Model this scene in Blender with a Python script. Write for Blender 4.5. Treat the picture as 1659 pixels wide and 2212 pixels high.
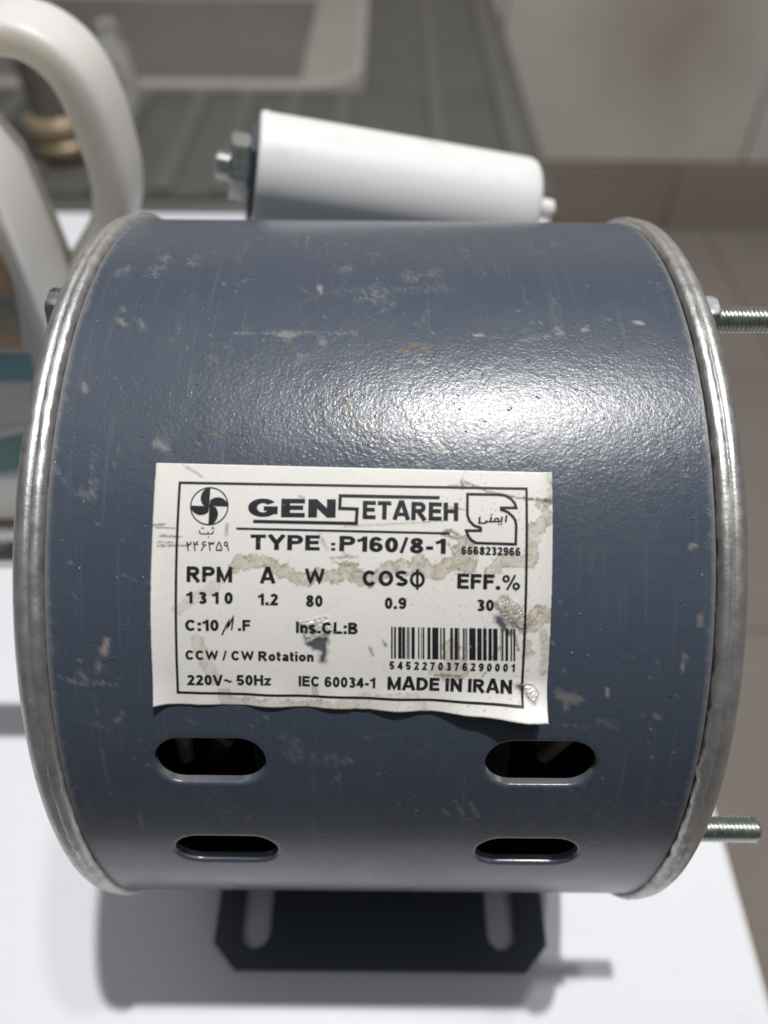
import bpy, bmesh, math, random
import numpy as np
from mathutils import Vector, Matrix, noise
from mathutils.geometry import delaunay_2d_cdt

for o in list(bpy.data.objects):
    bpy.data.objects.remove(o)
S = bpy.context.scene
COL = S.collection
random.seed(4)
rad = math.radians

# ------------------------------------------------------------------ camera
R = 0.080            # shell radius
AX = 0.092           # height of the motor axis above the table
D = 2.463 * R
ELEV, PITCH = rad(51.2), rad(48.4)
cam = bpy.data.cameras.new("camera")
cam.sensor_fit = 'HORIZONTAL'
cam.sensor_width = 36.0
cam.lens = 36.0 * 1625 / 1659
cam.clip_start = 0.01
cam.clip_end = 50
cam.dof.use_dof = True
cam.dof.focus_distance = 0.128
cam.dof.aperture_fstop = 12.5
camo = bpy.data.objects.new("camera", cam)
COL.objects.link(camo)
camo.location = (0, -D * math.cos(ELEV), AX + D * math.sin(ELEV))
camo.rotation_euler = (Matrix.Rotation(math.pi / 2 - PITCH, 3, 'X') @ Matrix.Rotation(rad(0.5), 3, 'Z')).to_euler()
S.camera = camo

# ------------------------------------------------------------------ light
w = bpy.data.worlds.new("World")
S.world = w
w.use_nodes = True
w.node_tree.nodes["Background"].inputs[0].default_value = (0.95, 0.98, 1.0, 1)
w.node_tree.nodes["Background"].inputs[1].default_value = 0.07


def area(name, loc, target, size, power, color):
    l = bpy.data.lights.new(name, 'AREA')
    l.shape = 'DISK'
    l.size = size
    l.energy = power
    l.color = color
    o = bpy.data.objects.new(name, l)
    COL.objects.link(o)
    o.location = loc
    o.rotation_euler = (Vector(target) - Vector(loc)).to_track_quat('-Z', 'Y').to_euler()
    return o


area("ceiling_lamp", (0.258, 0.082, 1.99), (0, 0, 0.05), 0.05, 29, (1.0, 0.985, 0.965))
area("second_ceiling_lamp", (0.45, 0.10, 1.99), (0, 0, 0.05), 0.08, 7, (1.0, 0.985, 0.965))
# soft fill lamp, added to stand in for bounce off the unseen ceiling
fill = area("ceiling_bounce_fill", (0.1, 0.55, 2.25), (0.1, 0.5, 0), 3.2, 15.5, (0.97, 0.985, 1.0))

vs = S.view_settings
vs.view_transform = 'Standard'
vs.look = 'None'
vs.exposure = 0.0
vs.gamma = 1.0
vs.use_curve_mapping = False

# ------------------------------------------------------------------ helpers


def tag(o, label=None, cat=None, kind=None, group=None):
    for k, v in (('label', label), ('category', cat), ('kind', kind), ('group', group)):
        if v:
            o[k] = v
    return o


def empty(name, loc, label, cat):
    o = bpy.data.objects.new(name, None)
    COL.objects.link(o)
    o.location = loc
    o.empty_display_size = 0.02
    return tag(o, label, cat)


def link(name, me, mat, parent=None, smooth=True):
    o = bpy.data.objects.new(name, me)
    COL.objects.link(o)
    if mat is not None and not me.materials:
        me.materials.append(mat)
    if smooth:
        me.polygons.foreach_set('use_smooth', [True] * len(me.polygons))
    if parent is not None:
        o.parent = parent
        if parent.parent is None:      # parts are modelled in world space
            o.matrix_parent_inverse = Matrix.Translation(-parent.location)
    return o


def mesh(name, verts, faces):
    me = bpy.data.meshes.new(name)
    me.from_pydata([tuple(v) for v in verts], [], faces)
    me.update()
    return me


def sharp(o, ang=35):
    me = o.data
    bm = bmesh.new()
    bm.from_mesh(me)
    for e in bm.edges:
        if len(e.link_faces) == 2 and e.calc_face_angle(0) > rad(ang):
            e.smooth = False
    bm.to_mesh(me)
    bm.free()
    return o


def box(name, lo, hi, mat, parent=None, bevel=0.0, seg=3):
    bm = bmesh.new()
    bmesh.ops.create_cube(bm, size=1)
    lo, hi = Vector(lo), Vector(hi)
    for v in bm.verts:
        v.co = Vector((lo[i] + (v.co[i] + 0.5) * (hi[i] - lo[i]) for i in range(3)))
    if bevel:
        bmesh.ops.bevel(bm, geom=list(bm.edges), offset=bevel, segments=seg, affect='EDGES', profile=0.5)
    me = bpy.data.meshes.new(name)
    bm.to_mesh(me)
    bm.free()
    o = link(name, me, mat, parent)
    return sharp(o, 40)


def lathe(name, prof, mat, parent=None, n=128, axis='X', org=(0, 0, 0), jit=None, frame=None):
    """prof: list of (axial, radius); rotates about axis through org."""
    verts, faces = [], []
    for i, (a, r) in enumerate(prof):
        for k in range(n):
            t = 2 * math.pi * k / n
            aa, rr = a, r
            if jit:
                aa, rr = jit(i, a, r, t)
            c, s = rr * math.cos(t), rr * math.sin(t)
            p = (aa, -c, s) if axis == 'X' else (c, s, aa)
            verts.append(p)
    m = len(prof)
    for i in range(m - 1):
        for k in range(n):
            k2 = (k + 1) % n
            faces.append((i * n + k, i * n + k2, (i + 1) * n + k2, (i + 1) * n + k))
    if prof[0][1] > 1e-6:
        faces.append(tuple(range(n))[::-1])
    if prof[-1][1] > 1e-6:
        faces.append(tuple((m - 1) * n + k for k in range(n)))
    if frame is not None:
        verts = [frame @ Vector(v) for v in verts]
    else:
        verts = [Vector(v) + Vector(org) for v in verts]
    me = mesh(name, verts, faces)
    bm = bmesh.new()
    bm.from_mesh(me)
    bmesh.ops.recalc_face_normals(bm, faces=bm.faces)
    bm.to_mesh(me)
    bm.free()
    o = link(name, me, mat, parent)
    return sharp(o, 40)


def prism(name, poly, x0, x1, mat, parent=None, frame=None, bevel=0.0):
    """polygon (b, c) extruded along local x; frame maps local to world."""
    bm = bmesh.new()
    f = bm.faces.new([bm.verts.new((x0, b, c)) for b, c in poly])
    r = bmesh.ops.extrude_face_region(bm, geom=[f])
    for v in r['geom']:
        if isinstance(v, bmesh.types.BMVert):
            v.co.x = x1
    bmesh.ops.recalc_face_normals(bm, faces=bm.faces)
    if bevel:
        bmesh.ops.bevel(bm, geom=list(bm.edges), offset=bevel, segments=2, affect='EDGES')
    if frame is not None:
        bm.transform(frame)
    me = bpy.data.meshes.new(name)
    bm.to_mesh(me)
    bm.free()
    return sharp(link(name, me, mat, parent), 30)


def fbm(x, y, z=0.0, o=3):
    return noise.fractal(Vector((x, y, z)), 1.0, 2.0, o)


# ------------------------------------------------------------------ materials
class N:
    def __init__(self, name):
        self.m = bpy.data.materials.new(name)
        self.m.use_nodes = True
        self.t = self.m.node_tree
        self.b = self.t.nodes["Principled BSDF"]

    def n(self, typ, **kw):
        x = self.t.nodes.new(typ)
        for k, v in kw.items():
            if hasattr(x, k):
                setattr(x, k, v)
            else:
                x.inputs[k.replace('_', ' ')].default_value = v
        return x

    def l(self, a, b):
        self.t.links.new(a, b)

    def coord(self):
        if not hasattr(self, 'tc'):
            self.tc = self.t.nodes.new('ShaderNodeTexCoord').outputs['Object']
        return self.tc

    def noise(self, scale, detail=3, rough=0.55, stretch=None, dist=0.0):
        x = self.n('ShaderNodeTexNoise')
        x.inputs['Scale'].default_value = scale
        x.inputs['Detail'].default_value = detail
        x.inputs['Roughness'].default_value = rough
        x.inputs['Distortion'].default_value = dist
        src = self.coord()
        if stretch:
            mp = self.n('ShaderNodeMapping')
            mp.inputs['Scale'].default_value = stretch
            self.l(src, mp.inputs[0])
            src = mp.outputs[0]
        self.l(src, x.inputs['Vector'])
        return x.outputs['Fac']

    def ramp(self, fac, *stops):
        x = self.n('ShaderNodeValToRGB')
        el = x.color_ramp.elements
        while len(el) < len(stops):
            el.new(0.5)
        for e, (p, c) in zip(el, stops):
            e.position = p
            e.color = (c, c, c, 1) if isinstance(c, (int, float)) else (*c, 1)
        self.l(fac, x.inputs[0])
        return x.outputs[0]

    def mix(self, fac, a, b):
        x = self.n('ShaderNodeMix', data_type='RGBA')
        for s, v in ((0, fac), (6, a), (7, b)):
            if hasattr(v, 'is_output'):
                self.l(v, x.inputs[s])
            elif s == 0:
                x.inputs[0].default_value = v
            else:
                x.inputs[s].default_value = (*v, 1)
        return x.outputs[2]

    def math(self, op, a, b=0.0, clamp=False):
        x = self.n('ShaderNodeMath', operation=op)
        x.use_clamp = clamp
        for i, v in enumerate((a, b)):
            if hasattr(v, 'is_output'):
                self.l(v, x.inputs[i])
            else:
                x.inputs[i].default_value = v
        return x.outputs[0]

    def bump(self, h, strength=0.5, dist=0.001, prev=None):
        x = self.n('ShaderNodeBump')
        x.inputs['Strength'].default_value = strength
        x.inputs['Distance'].default_value = dist
        self.l(h, x.inputs['Height'])
        if prev is not None:
            self.l(prev, x.inputs['Normal'])
        self.l(x.outputs[0], self.b.inputs['Normal'])
        return x.outputs[0]

    def set(self, **kw):
        for k, v in kw.items():
            s = self.b.inputs[k.replace('_', ' ')]
            if hasattr(v, 'is_output'):
                self.l(v, s)
            elif isinstance(v, tuple):
                s.default_value = (*v, 1) if len(v) == 3 else v
            else:
                s.default_value = v
        return self


def simple(name, col, rough=0.5, metal=0.0, var=0.12, scale=60.0, bump=0.0, bscale=400.0):
    k = N(name)
    f = k.noise(scale, 4)
    c = k.mix(f, tuple(x * (1 - var) for x in col), tuple(min(1, x * (1 + var)) for x in col))
    k.set(Base_Color=c, Metallic=metal)
    k.set(Roughness=k.ramp(k.noise(scale * 2.3, 3), (0.3, max(0, rough - 0.08)), (0.7, min(1, rough + 0.08))))
    if bump:
        k.bump(k.noise(bscale, 3), bump, 0.0004)
    return k.m


def attr(k, name):
    x = k.n('ShaderNodeAttribute')
    x.attribute_name = name
    return x


# painted steel of the shell: dark slate grey, fine orange-peel, wear marks from the attribute
k = N("slate_grey_paint")
base = k.mix(k.noise(45, 5), (0.050, 0.065, 0.092), (0.062, 0.079, 0.109))
dust = k.ramp(k.noise(330, 6, 0.7, stretch=(1, 1, 1)), (0.62, 0.0), (0.80, 0.18))
base = k.mix(dust, base, (0.20, 0.20, 0.21))
streak = k.ramp(k.noise(900, 4, 0.7, stretch=(1, 0.05, 0.05)), (0.56, 0.0), (0.85, 0.26))
base = k.mix(streak, base, (0.24, 0.25, 0.27))
haze_ = k.ramp(k.noise(26, 6, 0.68), (0.50, 0.0), (0.72, 0.09))
base = k.mix(haze_, base, (0.20, 0.205, 0.215))
wear = attr(k, "wear")
sep = k.n('ShaderNodeSeparateColor')
k.l(wear.outputs['Color'], sep.inputs[0])
base = k.mix(sep.outputs[0], base, (0.30, 0.31, 0.33))
base = k.mix(sep.outputs[1], base, (0.16, 0.105, 0.055))
base = k.mix(sep.outputs[2], base, (0.030, 0.035, 0.047))
base = k.mix(wear.outputs['Alpha'], base, (0.36, 0.31, 0.265))
rgh = k.math('ADD', k.ramp(k.noise(32, 6, 0.65), (0.30, 0.20), (0.70, 0.34)), k.math('MULTIPLY', sep.outputs[0], 0.25))
k.set(Base_Color=base, Roughness=rgh, Specular_IOR_Level=0.58)
# the orange-peel is coarse on the upper half and runs smooth towards the belly
sx = k.n('ShaderNodeSeparateXYZ')
k.l(k.coord(), sx.inputs[0])
peel = k.ramp(k.math('MULTIPLY', sx.outputs[2], 5.0), (0.50, 0.12), (0.66, 1.0))
b1 = k.bump(k.math('MULTIPLY', k.noise(1800, 3, 0.55, dist=0.6), peel), 0.36, 0.00017)
b2 = k.bump(k.math('MULTIPLY', k.noise(420, 3, 0.5), peel), 0.22, 0.0003, b1)
pits = k.ramp(k.noise(900, 1, 0.4), (0.75, 0.0), (0.80, 1.0))
k.bump(pits, 0.45, 0.0003, b2)
PAINT = k.m

k = N("dark_paint")
k.set(Base_Color=k.mix(k.noise(80, 4), (0.045, 0.056, 0.080), (0.060, 0.071, 0.098)), Roughness=0.5)
k.bump(k.noise(900, 2), 0.2, 0.0003)
DARKPAINT = k.m

# cast aluminium
k = N("cast_aluminium")
n1 = k.noise(120, 5, 0.65)
col = k.mix(n1, (0.48, 0.475, 0.465), (0.66, 0.65, 0.64))
dirt = k.ramp(k.noise(260, 6, 0.7), (0.54, 0.0), (0.74, 0.6))
col = k.mix(dirt, col, (0.27, 0.25, 0.22))
k.set(Base_Color=col, Metallic=0.85, Roughness=k.ramp(k.noise(340, 4), (0.3, 0.33), (0.7, 0.52)))
b1 = k.bump(k.noise(1400, 3, 0.6), 0.3, 0.0002)
k.bump(k.noise(700, 2, 0.5, stretch=(3, 0.2, 0.2)), 0.25, 0.0002, b1)
ALU = k.m

ZINC = simple("zinc_plated_steel", (0.62, 0.66, 0.64), 0.28, 1.0, 0.12, 300)
STEEL = simple("ground_steel", (0.55, 0.55, 0.55), 0.3, 1.0, 0.1, 200)
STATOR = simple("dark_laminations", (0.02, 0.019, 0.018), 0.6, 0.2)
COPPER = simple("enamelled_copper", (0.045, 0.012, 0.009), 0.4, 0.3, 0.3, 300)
INSUL = simple("cream_insulation_paper", (0.36, 0.29, 0.23), 0.7)

# sticker
k = N("silver_white_sticker")
c = attr(k, "print")
col = k.mix(k.ramp(k.noise(140, 5), (0.3, 0.0), (0.7, 0.45)), (0.79, 0.77, 0.735), (0.72, 0.705, 0.675))
specks = k.ramp(k.noise(2600, 3, 0.7), (0.70, 0.0), (0.76, 0.55))
col = k.mix(specks, col, (0.30, 0.27, 0.23))
sp = k.n('ShaderNodeSeparateColor')
k.l(c.outputs['Color'], sp.inputs[0])
col = k.mix(sp.outputs[0], col, (0.36, 0.305, 0.205))     # water stains
col = k.mix(sp.outputs[1], col, (0.13, 0.10, 0.075))      # scratches, dirt
col = k.mix(sp.outputs[2], col, (0.060, 0.066, 0.080))    # torn through to the paint
k.set(Base_Color=col, Roughness=k.ramp(k.noise(200, 3), (0.3, 0.34), (0.7, 0.46)), Metallic=k.math('MULTIPLY', c.outputs['Alpha'], 0.5))
b1 = k.bump(k.noise(500, 3), 0.10, 0.0003)
k.bump(c.outputs['Alpha'], 0.6, 0.0004, b1)
STICKER = k.m

k = N("black_print")
chip = k.ramp(k.noise(1500, 5, 0.75), (0.64, 0.0), (0.72, 0.8))
k.set(Base_Color=k.mix(chip, (0.014, 0.014, 0.020), (0.45, 0.43, 0.40)), Roughness=0.38)
INK = k.m

# white table laminate
k = N("white_laminate")
col = k.mix(k.noise(9, 4), (0.755, 0.775, 0.82), (0.785, 0.805, 0.85))
sm = k.ramp(k.noise(38, 7, 0.72), (0.60, 0.0), (0.80, 0.30))
col = k.mix(sm, col, (0.55, 0.55, 0.56))
k.set(Base_Color=col, Roughness=0.42)
k.bump(k.noise(160, 3), 0.08, 0.0005)
LAMINATE = k.m
CREAM = simple("cream_edge_band", (0.76, 0.74, 0.68), 0.5)
TABLELEG = simple("grey_table_leg", (0.3, 0.3, 0.3), 0.5, 0.4)

k = N("capacitor_white")
k.set(Base_Color=k.mix(k.ramp(k.noise(120, 6, 0.7), (0.58, 0.0), (0.75, 0.5)), (0.81, 0.81, 0.805), (0.55, 0.54, 0.52)), Roughness=0.33)
CAPW = k.m
HDPE = N("white_hdpe")
HDPE.set(Base_Color=HDPE.mix(HDPE.noise(30, 3), (0.70, 0.68, 0.645), (0.76, 0.74, 0.705)), Roughness=0.42, Subsurface_Weight=0.5, Subsurface_Scale=0.03)
HDPE.b.inputs['Subsurface Radius'].default_value = (1.0, 0.8, 0.6)
HDPE = HDPE.m
k = N("picture_print")
f = k.noise(38, 3, 0.5)
k.set(Base_Color=k.ramp(f, (0.36, (0.05, 0.075, 0.05)), (0.46, (0.13, 0.15, 0.11)), (0.56, (0.30, 0.17, 0.08)), (0.66, (0.36, 0.22, 0.11))), Roughness=0.35)
PICT = k.m
BLUEINK = simple("blue_print", (0.045, 0.18, 0.24), 0.35, 0, 0.45, 70)
TEAL = simple("teal_print", (0.05, 0.165, 0.15), 0.35, 0, 0.4, 260)
GREYINK = simple("pale_grey_print", (0.45, 0.46, 0.47), 0.35)
k = N("brown_wood")
g = k.noise(60, 5, 0.6, stretch=(0.15, 1, 3))
k.set(Base_Color=k.mix(g, (0.30, 0.205, 0.15), (0.46, 0.34, 0.26)), Roughness=0.6)
k.bump(g, 0.3, 0.0005)
WOOD = k.m
BENCH = simple("dark_grey_bench_metal", (0.098, 0.097, 0.092), 0.5, 0.0, 0.25, 7)
RIB = simple("worn_rib_edge", (0.125, 0.122, 0.115), 0.5, 0.0, 0.2, 9)
BASINB = simple('basin_steel_painted_shade', (0.21, 0.185, 0.17), 0.45, 0.4, 0.3, 4)  # basin floor: its shade is put into this browner, darker colour
TANKM = simple("basin_steel_painted_light", (0.42, 0.385, 0.36), 0.4, 0.15, 0.15, 5)  # basin rim: the bright lit band is put into this paler colour
BRASS = simple("aged_brass", (0.50, 0.40, 0.265), 0.42, 0.5, 0.2, 60)
GREYMET = simple("grey_valve_metal", (0.40, 0.385, 0.37), 0.28, 0.85, 0.15, 20)
k = N("clear_plastic")
k.set(Base_Color=(0.9, 0.92, 0.92), Roughness=0.12, Transmission_Weight=0.85, IOR=1.35)
CLEAR = k.m
k = N("wall_tile_glaze")
col = k.mix(k.noise(2.2, 5), (0.66, 0.605, 0.565), (0.74, 0.685, 0.645))
tc = k.coord()
k.set(Base_Color=col, Roughness=0.45)
WALLT = k.m
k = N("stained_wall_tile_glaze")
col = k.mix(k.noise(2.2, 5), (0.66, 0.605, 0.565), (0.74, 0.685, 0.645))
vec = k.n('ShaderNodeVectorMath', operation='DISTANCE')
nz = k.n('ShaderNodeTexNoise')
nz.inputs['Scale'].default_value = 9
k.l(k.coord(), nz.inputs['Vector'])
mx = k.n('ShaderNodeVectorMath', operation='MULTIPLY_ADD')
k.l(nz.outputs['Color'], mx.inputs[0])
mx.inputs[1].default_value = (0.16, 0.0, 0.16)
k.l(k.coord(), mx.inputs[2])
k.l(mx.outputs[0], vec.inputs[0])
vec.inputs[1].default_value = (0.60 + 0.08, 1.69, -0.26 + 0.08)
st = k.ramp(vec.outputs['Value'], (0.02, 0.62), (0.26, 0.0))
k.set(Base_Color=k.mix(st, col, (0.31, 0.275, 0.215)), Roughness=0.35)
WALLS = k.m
GROUT = simple("grout", (0.22, 0.19, 0.168), 0.8)
SKIRT = simple("brown_skirting_tile", (0.34, 0.29, 0.24), 0.6, 0, 0.18, 8)
FLOORT = simple("grey_brown_floor_tile", (0.275, 0.240, 0.213), 0.8, 0, 0.14, 6)

# measured layout of the nameplate print and the wear on the shell: (mm along the axis, mm of arc)
TEXTS = [('GEN', -21.2, 76.29, -7.53, 76.26, 2.89, 0.035, 0), ('ETAREH', -3.34, 76.1, 11.56, 75.9, 2.86, 0.02, 0), ('TYPE', -20.7, 71.2, -9.94, 71.16, 2.34, 0.02, 0), (':', -8.16, 71.15, -7.51, 71.16, 1.63, 0.02, 0), ('P160/8-1', -6.9, 71.1, 9.62, 70.79, 2.35, 0.02, 0), ('RPM', -30.54, 66.11, -23.45, 66.09, 2.42, 0.02, 0), ('A', -19.19, 65.99, -16.71, 65.99, 2.42, 0.02, 0), ('W', -12.18, 65.91, -9.06, 65.92, 2.43, 0.02, 0), ('1 3 1 0', -30.68, 62.76, -23.35, 62.72, 1.84, 0.025, 0), ('1.2', -19.52, 62.59, -16.34, 62.58, 1.81, 0.025, 0), ('80', -11.99, 62.42, -9.4, 62.42, 1.8, 0.025, 0), ('COS', -3.24, 65.72, 3.8, 65.74, 2.42, 0.02, 0), ('EFF.%', 11.44, 65.44, 21.19, 65.24, 2.35, 0.02, 0), ('0.9', 0.25, 62.18, 3.59, 62.17, 1.8, 0.025, 0), ('30', 14.57, 61.98, 17.2, 61.97, 1.8, 0.025, 0), ('C:10', -30.81, 58.43, -25.58, 58.45, 1.79, 0.02, 0), ('.F', -22.59, 58.5, -20.64, 58.5, 1.75, 0.02, 0), ('Ins.CL:B', -13.56, 58.25, -3.94, 58.12, 1.84, 0.02, 0), ('CCW / CW Rotation', -30.9, 53.76, -10.82, 53.63, 1.57, 0.025, 0), ('220V~ 50Hz', -30.93, 49.52, -17.42, 49.6, 1.73, 0.02, 0), ('IEC 60034-1', -13.22, 49.51, -1.14, 49.3, 1.73, 0.02, 0), ('MADE IN IRAN', 0.77, 49.1, 20.39, 48.72, 2.15, 0.025, 0), ('5 4 5 2 2 7 0 3 7 6 2 9 0 0 0 1', 1.03, 52.47, 20.75, 52.2, 1.34, 0.03, 0), ('6668232966', 12.05, 70.72, 21.25, 70.58, 1.3, 0.03, 0)]
BOX_TEXTS = [('ﺛﺒﺖ', -28.75, 73.01, -26.31, 73.03, 1.69, 0.02, 0), ('۲۴۶۳۵۹', -30.65, 70.86, -23.98, 70.92, 1.57, 0.02, 0), ('ﺍﻳﻤﻨﯽ', 14.6, 75.34, 19.05, 75.38, 1.7, 0.03, 0.15), ('Φ', 4.1, 65.19, 6.47, 65.21, 3.18, 0.02, 0)]
BORDER = [(-32.03, 81.57), (22.29, 81.09), (21.98, 47.12), (-32.33, 48.29)]
LOGO_S = [(-20.35, 75.58), (-4.3, 75.39), (-4.19, 77.65), (-6.9, 77.73), (-6.85, 79.72), (8.67, 79.55)]
RULE = [(-22.94, 74.44), (10.26, 73.97)]
FAN = (-27.25, 77.91), (-30.08, 77.88), (-27.38, 80.89)
SAFE = [(13.03, 80.14), (17.81, 80.12), (18.94, 79.99), (19.83, 79.48), (20.39, 78.8), (20.63, 78.04), (18.29, 78.04), (18.28, 77.73), (19.24, 77.42), (20.02, 76.75), (20.47, 76.07), (20.6, 75.28), (20.5, 72.38), (14.37, 72.52), (13.59, 72.97), (13.08, 73.69), (12.82, 74.42), (15.07, 74.44), (15.05, 74.89), (14.04, 75.22), (13.36, 75.9), (13.01, 76.8)]
MICRO = [(-25.1, 57.8), (-23.86, 60.46), (-24.32, 58.63), (-23.22, 60.97), (-23.59, 58.59)]
BARS = [[(1.26, 59.33), (1.51, 59.34), (1.56, 54.28), (1.31, 54.28)], [(1.72, 59.33), (2.04, 59.33), (2.09, 54.27), (1.77, 54.27)], [(2.36, 59.32), (2.9, 59.33), (2.96, 54.26), (2.42, 54.26)], [(2.98, 59.32), (3.46, 59.32), (3.52, 54.26), (3.04, 54.25)], [(3.7, 59.31), (3.87, 59.31), (3.93, 54.24), (3.77, 54.24)], [(3.95, 59.31), (4.14, 59.31), (4.21, 54.24), (4.01, 54.24)], [(4.43, 59.31), (4.95, 59.31), (5.02, 54.23), (4.5, 54.23)], [(5.47, 59.3), (5.68, 59.3), (5.75, 54.22), (5.54, 54.21)], [(5.95, 59.29), (6.06, 59.3), (6.14, 54.21), (6.03, 54.21)], [(6.19, 59.29), (6.45, 59.3), (6.53, 54.21), (6.27, 54.2)], [(6.92, 59.29), (7.4, 59.29), (7.49, 54.2), (7.0, 54.19)], [(7.66, 59.28), (8.63, 59.29), (8.73, 54.19), (7.75, 54.18)], [(8.91, 59.27), (9.13, 59.27), (9.23, 54.17), (9.0, 54.16)], [(9.36, 59.27), (9.67, 59.27), (9.77, 54.16), (9.46, 54.16)], [(10.48, 59.26), (10.9, 59.26), (11.0, 54.15), (10.58, 54.14)], [(11.14, 59.25), (11.69, 59.26), (11.8, 54.14), (11.25, 54.13)], [(11.77, 59.25), (11.9, 59.25), (12.01, 54.12), (11.88, 54.12)], [(12.43, 59.24), (12.66, 59.24), (12.78, 54.11), (12.55, 54.11)], [(12.74, 59.24), (12.85, 59.24), (12.97, 54.11), (12.86, 54.11)], [(12.95, 59.24), (13.11, 59.24), (13.23, 54.11), (13.07, 54.11)], [(13.43, 59.23), (14.43, 59.24), (14.56, 54.11), (13.56, 54.1)], [(14.68, 59.22), (15.37, 59.23), (15.51, 54.09), (14.81, 54.08)], [(15.58, 59.22), (16.15, 59.22), (16.29, 54.07), (15.72, 54.07)], [(16.42, 59.21), (16.96, 59.21), (17.1, 54.06), (16.56, 54.05)], [(17.15, 59.2), (17.84, 59.21), (18.0, 54.05), (17.3, 54.04)], [(18.33, 59.19), (18.43, 59.19), (18.58, 54.03), (18.48, 54.03)], [(18.52, 59.19), (18.77, 59.19), (18.92, 54.03), (18.68, 54.02)], [(19.06, 59.19), (19.49, 59.19), (19.65, 54.02), (19.22, 54.02)], [(19.87, 59.18), (20.09, 59.18), (20.26, 54.01), (20.03, 54.0)], [(20.3, 59.18), (20.59, 59.18), (20.76, 54.0), (20.47, 54.0)]]
STAINS = [([(-23.08, 68.46), (-22.3, 69.56), (-21.3, 68.87), (-20.11, 69.48), (-18.72, 69.45), (-17.13, 68.81), (-15.93, 67.83), (-15.13, 68.03), (-13.74, 66.85), (-11.95, 66.51), (-10.17, 67.28), (-8.78, 67.29), (-7.19, 66.91), (-5.61, 68.51), (-4.02, 67.63)], 1.0, 1.0), ([(-6.13, 68.04), (-4.3, 67.15), (-2.28, 66.45), (0.54, 68.4), (2.96, 68.83), (4.38, 68.43), (5.58, 69.66), (7.01, 67.95), (8.43, 67.66), (10.03, 69.09), (11.45, 69.81)], 1.1, 1.0), ([(11.65, 69.2), (12.15, 71.23), (12.65, 72.65), (13.46, 70.84), (13.27, 68.81)], 1.3, 1.1), ([(16.71, 68.04), (18.12, 69.77), (20.75, 69.89), (22.77, 69.7), (23.07, 72.33), (23.39, 74.57), (24.82, 75.8)], 1.1, 0.9), ([(22.74, 59.11), (23.75, 59.32), (25.13, 60.78), (25.5, 62.22), (23.88, 62.21), (22.9, 60.56)], 0.7, 1.1), ([(22.4, 57.02), (22.86, 55.54), (22.37, 54.9)], 0.6, 1.0), ([(24.99, 58.5), (25.45, 57.04), (25.24, 52.35)], 0.7, 0.7), ([(-31.81, 61.8), (-29.61, 63.43), (-27.02, 64.65), (-25.84, 65.85)], 0.9, 0.45), ([(-29.1, 56.94), (-28.35, 55.09), (-27.23, 52.57), (-26.91, 50.42)], 1.0, 0.5), ([(-24.98, 48.25), (-24.74, 46.69), (-18.97, 46.41), (-10.85, 46.03), (-4.75, 45.98)], 1.0, 0.7), ([(-10.8, 49.05), (-10.41, 48.17)], 0.5, 0.9), ([(-6.09, 46.01), (-1.95, 46.51), (4.25, 47.03), (5.5, 46.35)], 1.6, 0.45), ([(10.62, 56.07), (11.09, 53.52), (12.34, 52.66), (10.32, 51.77)], 1.4, 0.8), ([(8.26, 52.19), (12.36, 51.79)], 1.0, 0.6), ([(24.26, 78.66), (26.1, 79.09)], 0.7, 1.2), ([(25.46, 77.44), (26.05, 76.62)], 0.8, 1.0), ([(26.22, 83.25), (26.32, 79.5)], 0.7, 0.7), ([(18.6, 63.18), (20.86, 61.36), (22.13, 59.31)], 1.3, 0.9)]
HOLES = [[(-11.94, 56.69), (-8.74, 57.95), (-8.85, 55.26), (-9.15, 53.58), (-9.75, 53.58), (-9.75, 55.25), (-11.74, 56.07)], [(17.42, 61.13), (18.23, 61.13), (20.12, 58.46), (19.62, 58.14), (17.85, 59.89)], [(21.0, 50.11), (22.38, 50.13), (22.2, 49.57), (21.88, 49.01), (21.28, 49.56)]]
FLAKES = [[(-12.82, 59.65), (-8.94, 60.59), (-7.94, 58.77), (-11.74, 56.69)], [(17.69, 62.97), (19.6, 63.7), (20.83, 62.79), (22.52, 59.73), (21.73, 59.1), (19.05, 60.73)], [(22.29, 49.9), (23.52, 49.92), (24.4, 48.81), (23.85, 47.67), (22.77, 48.57)]]
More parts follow.
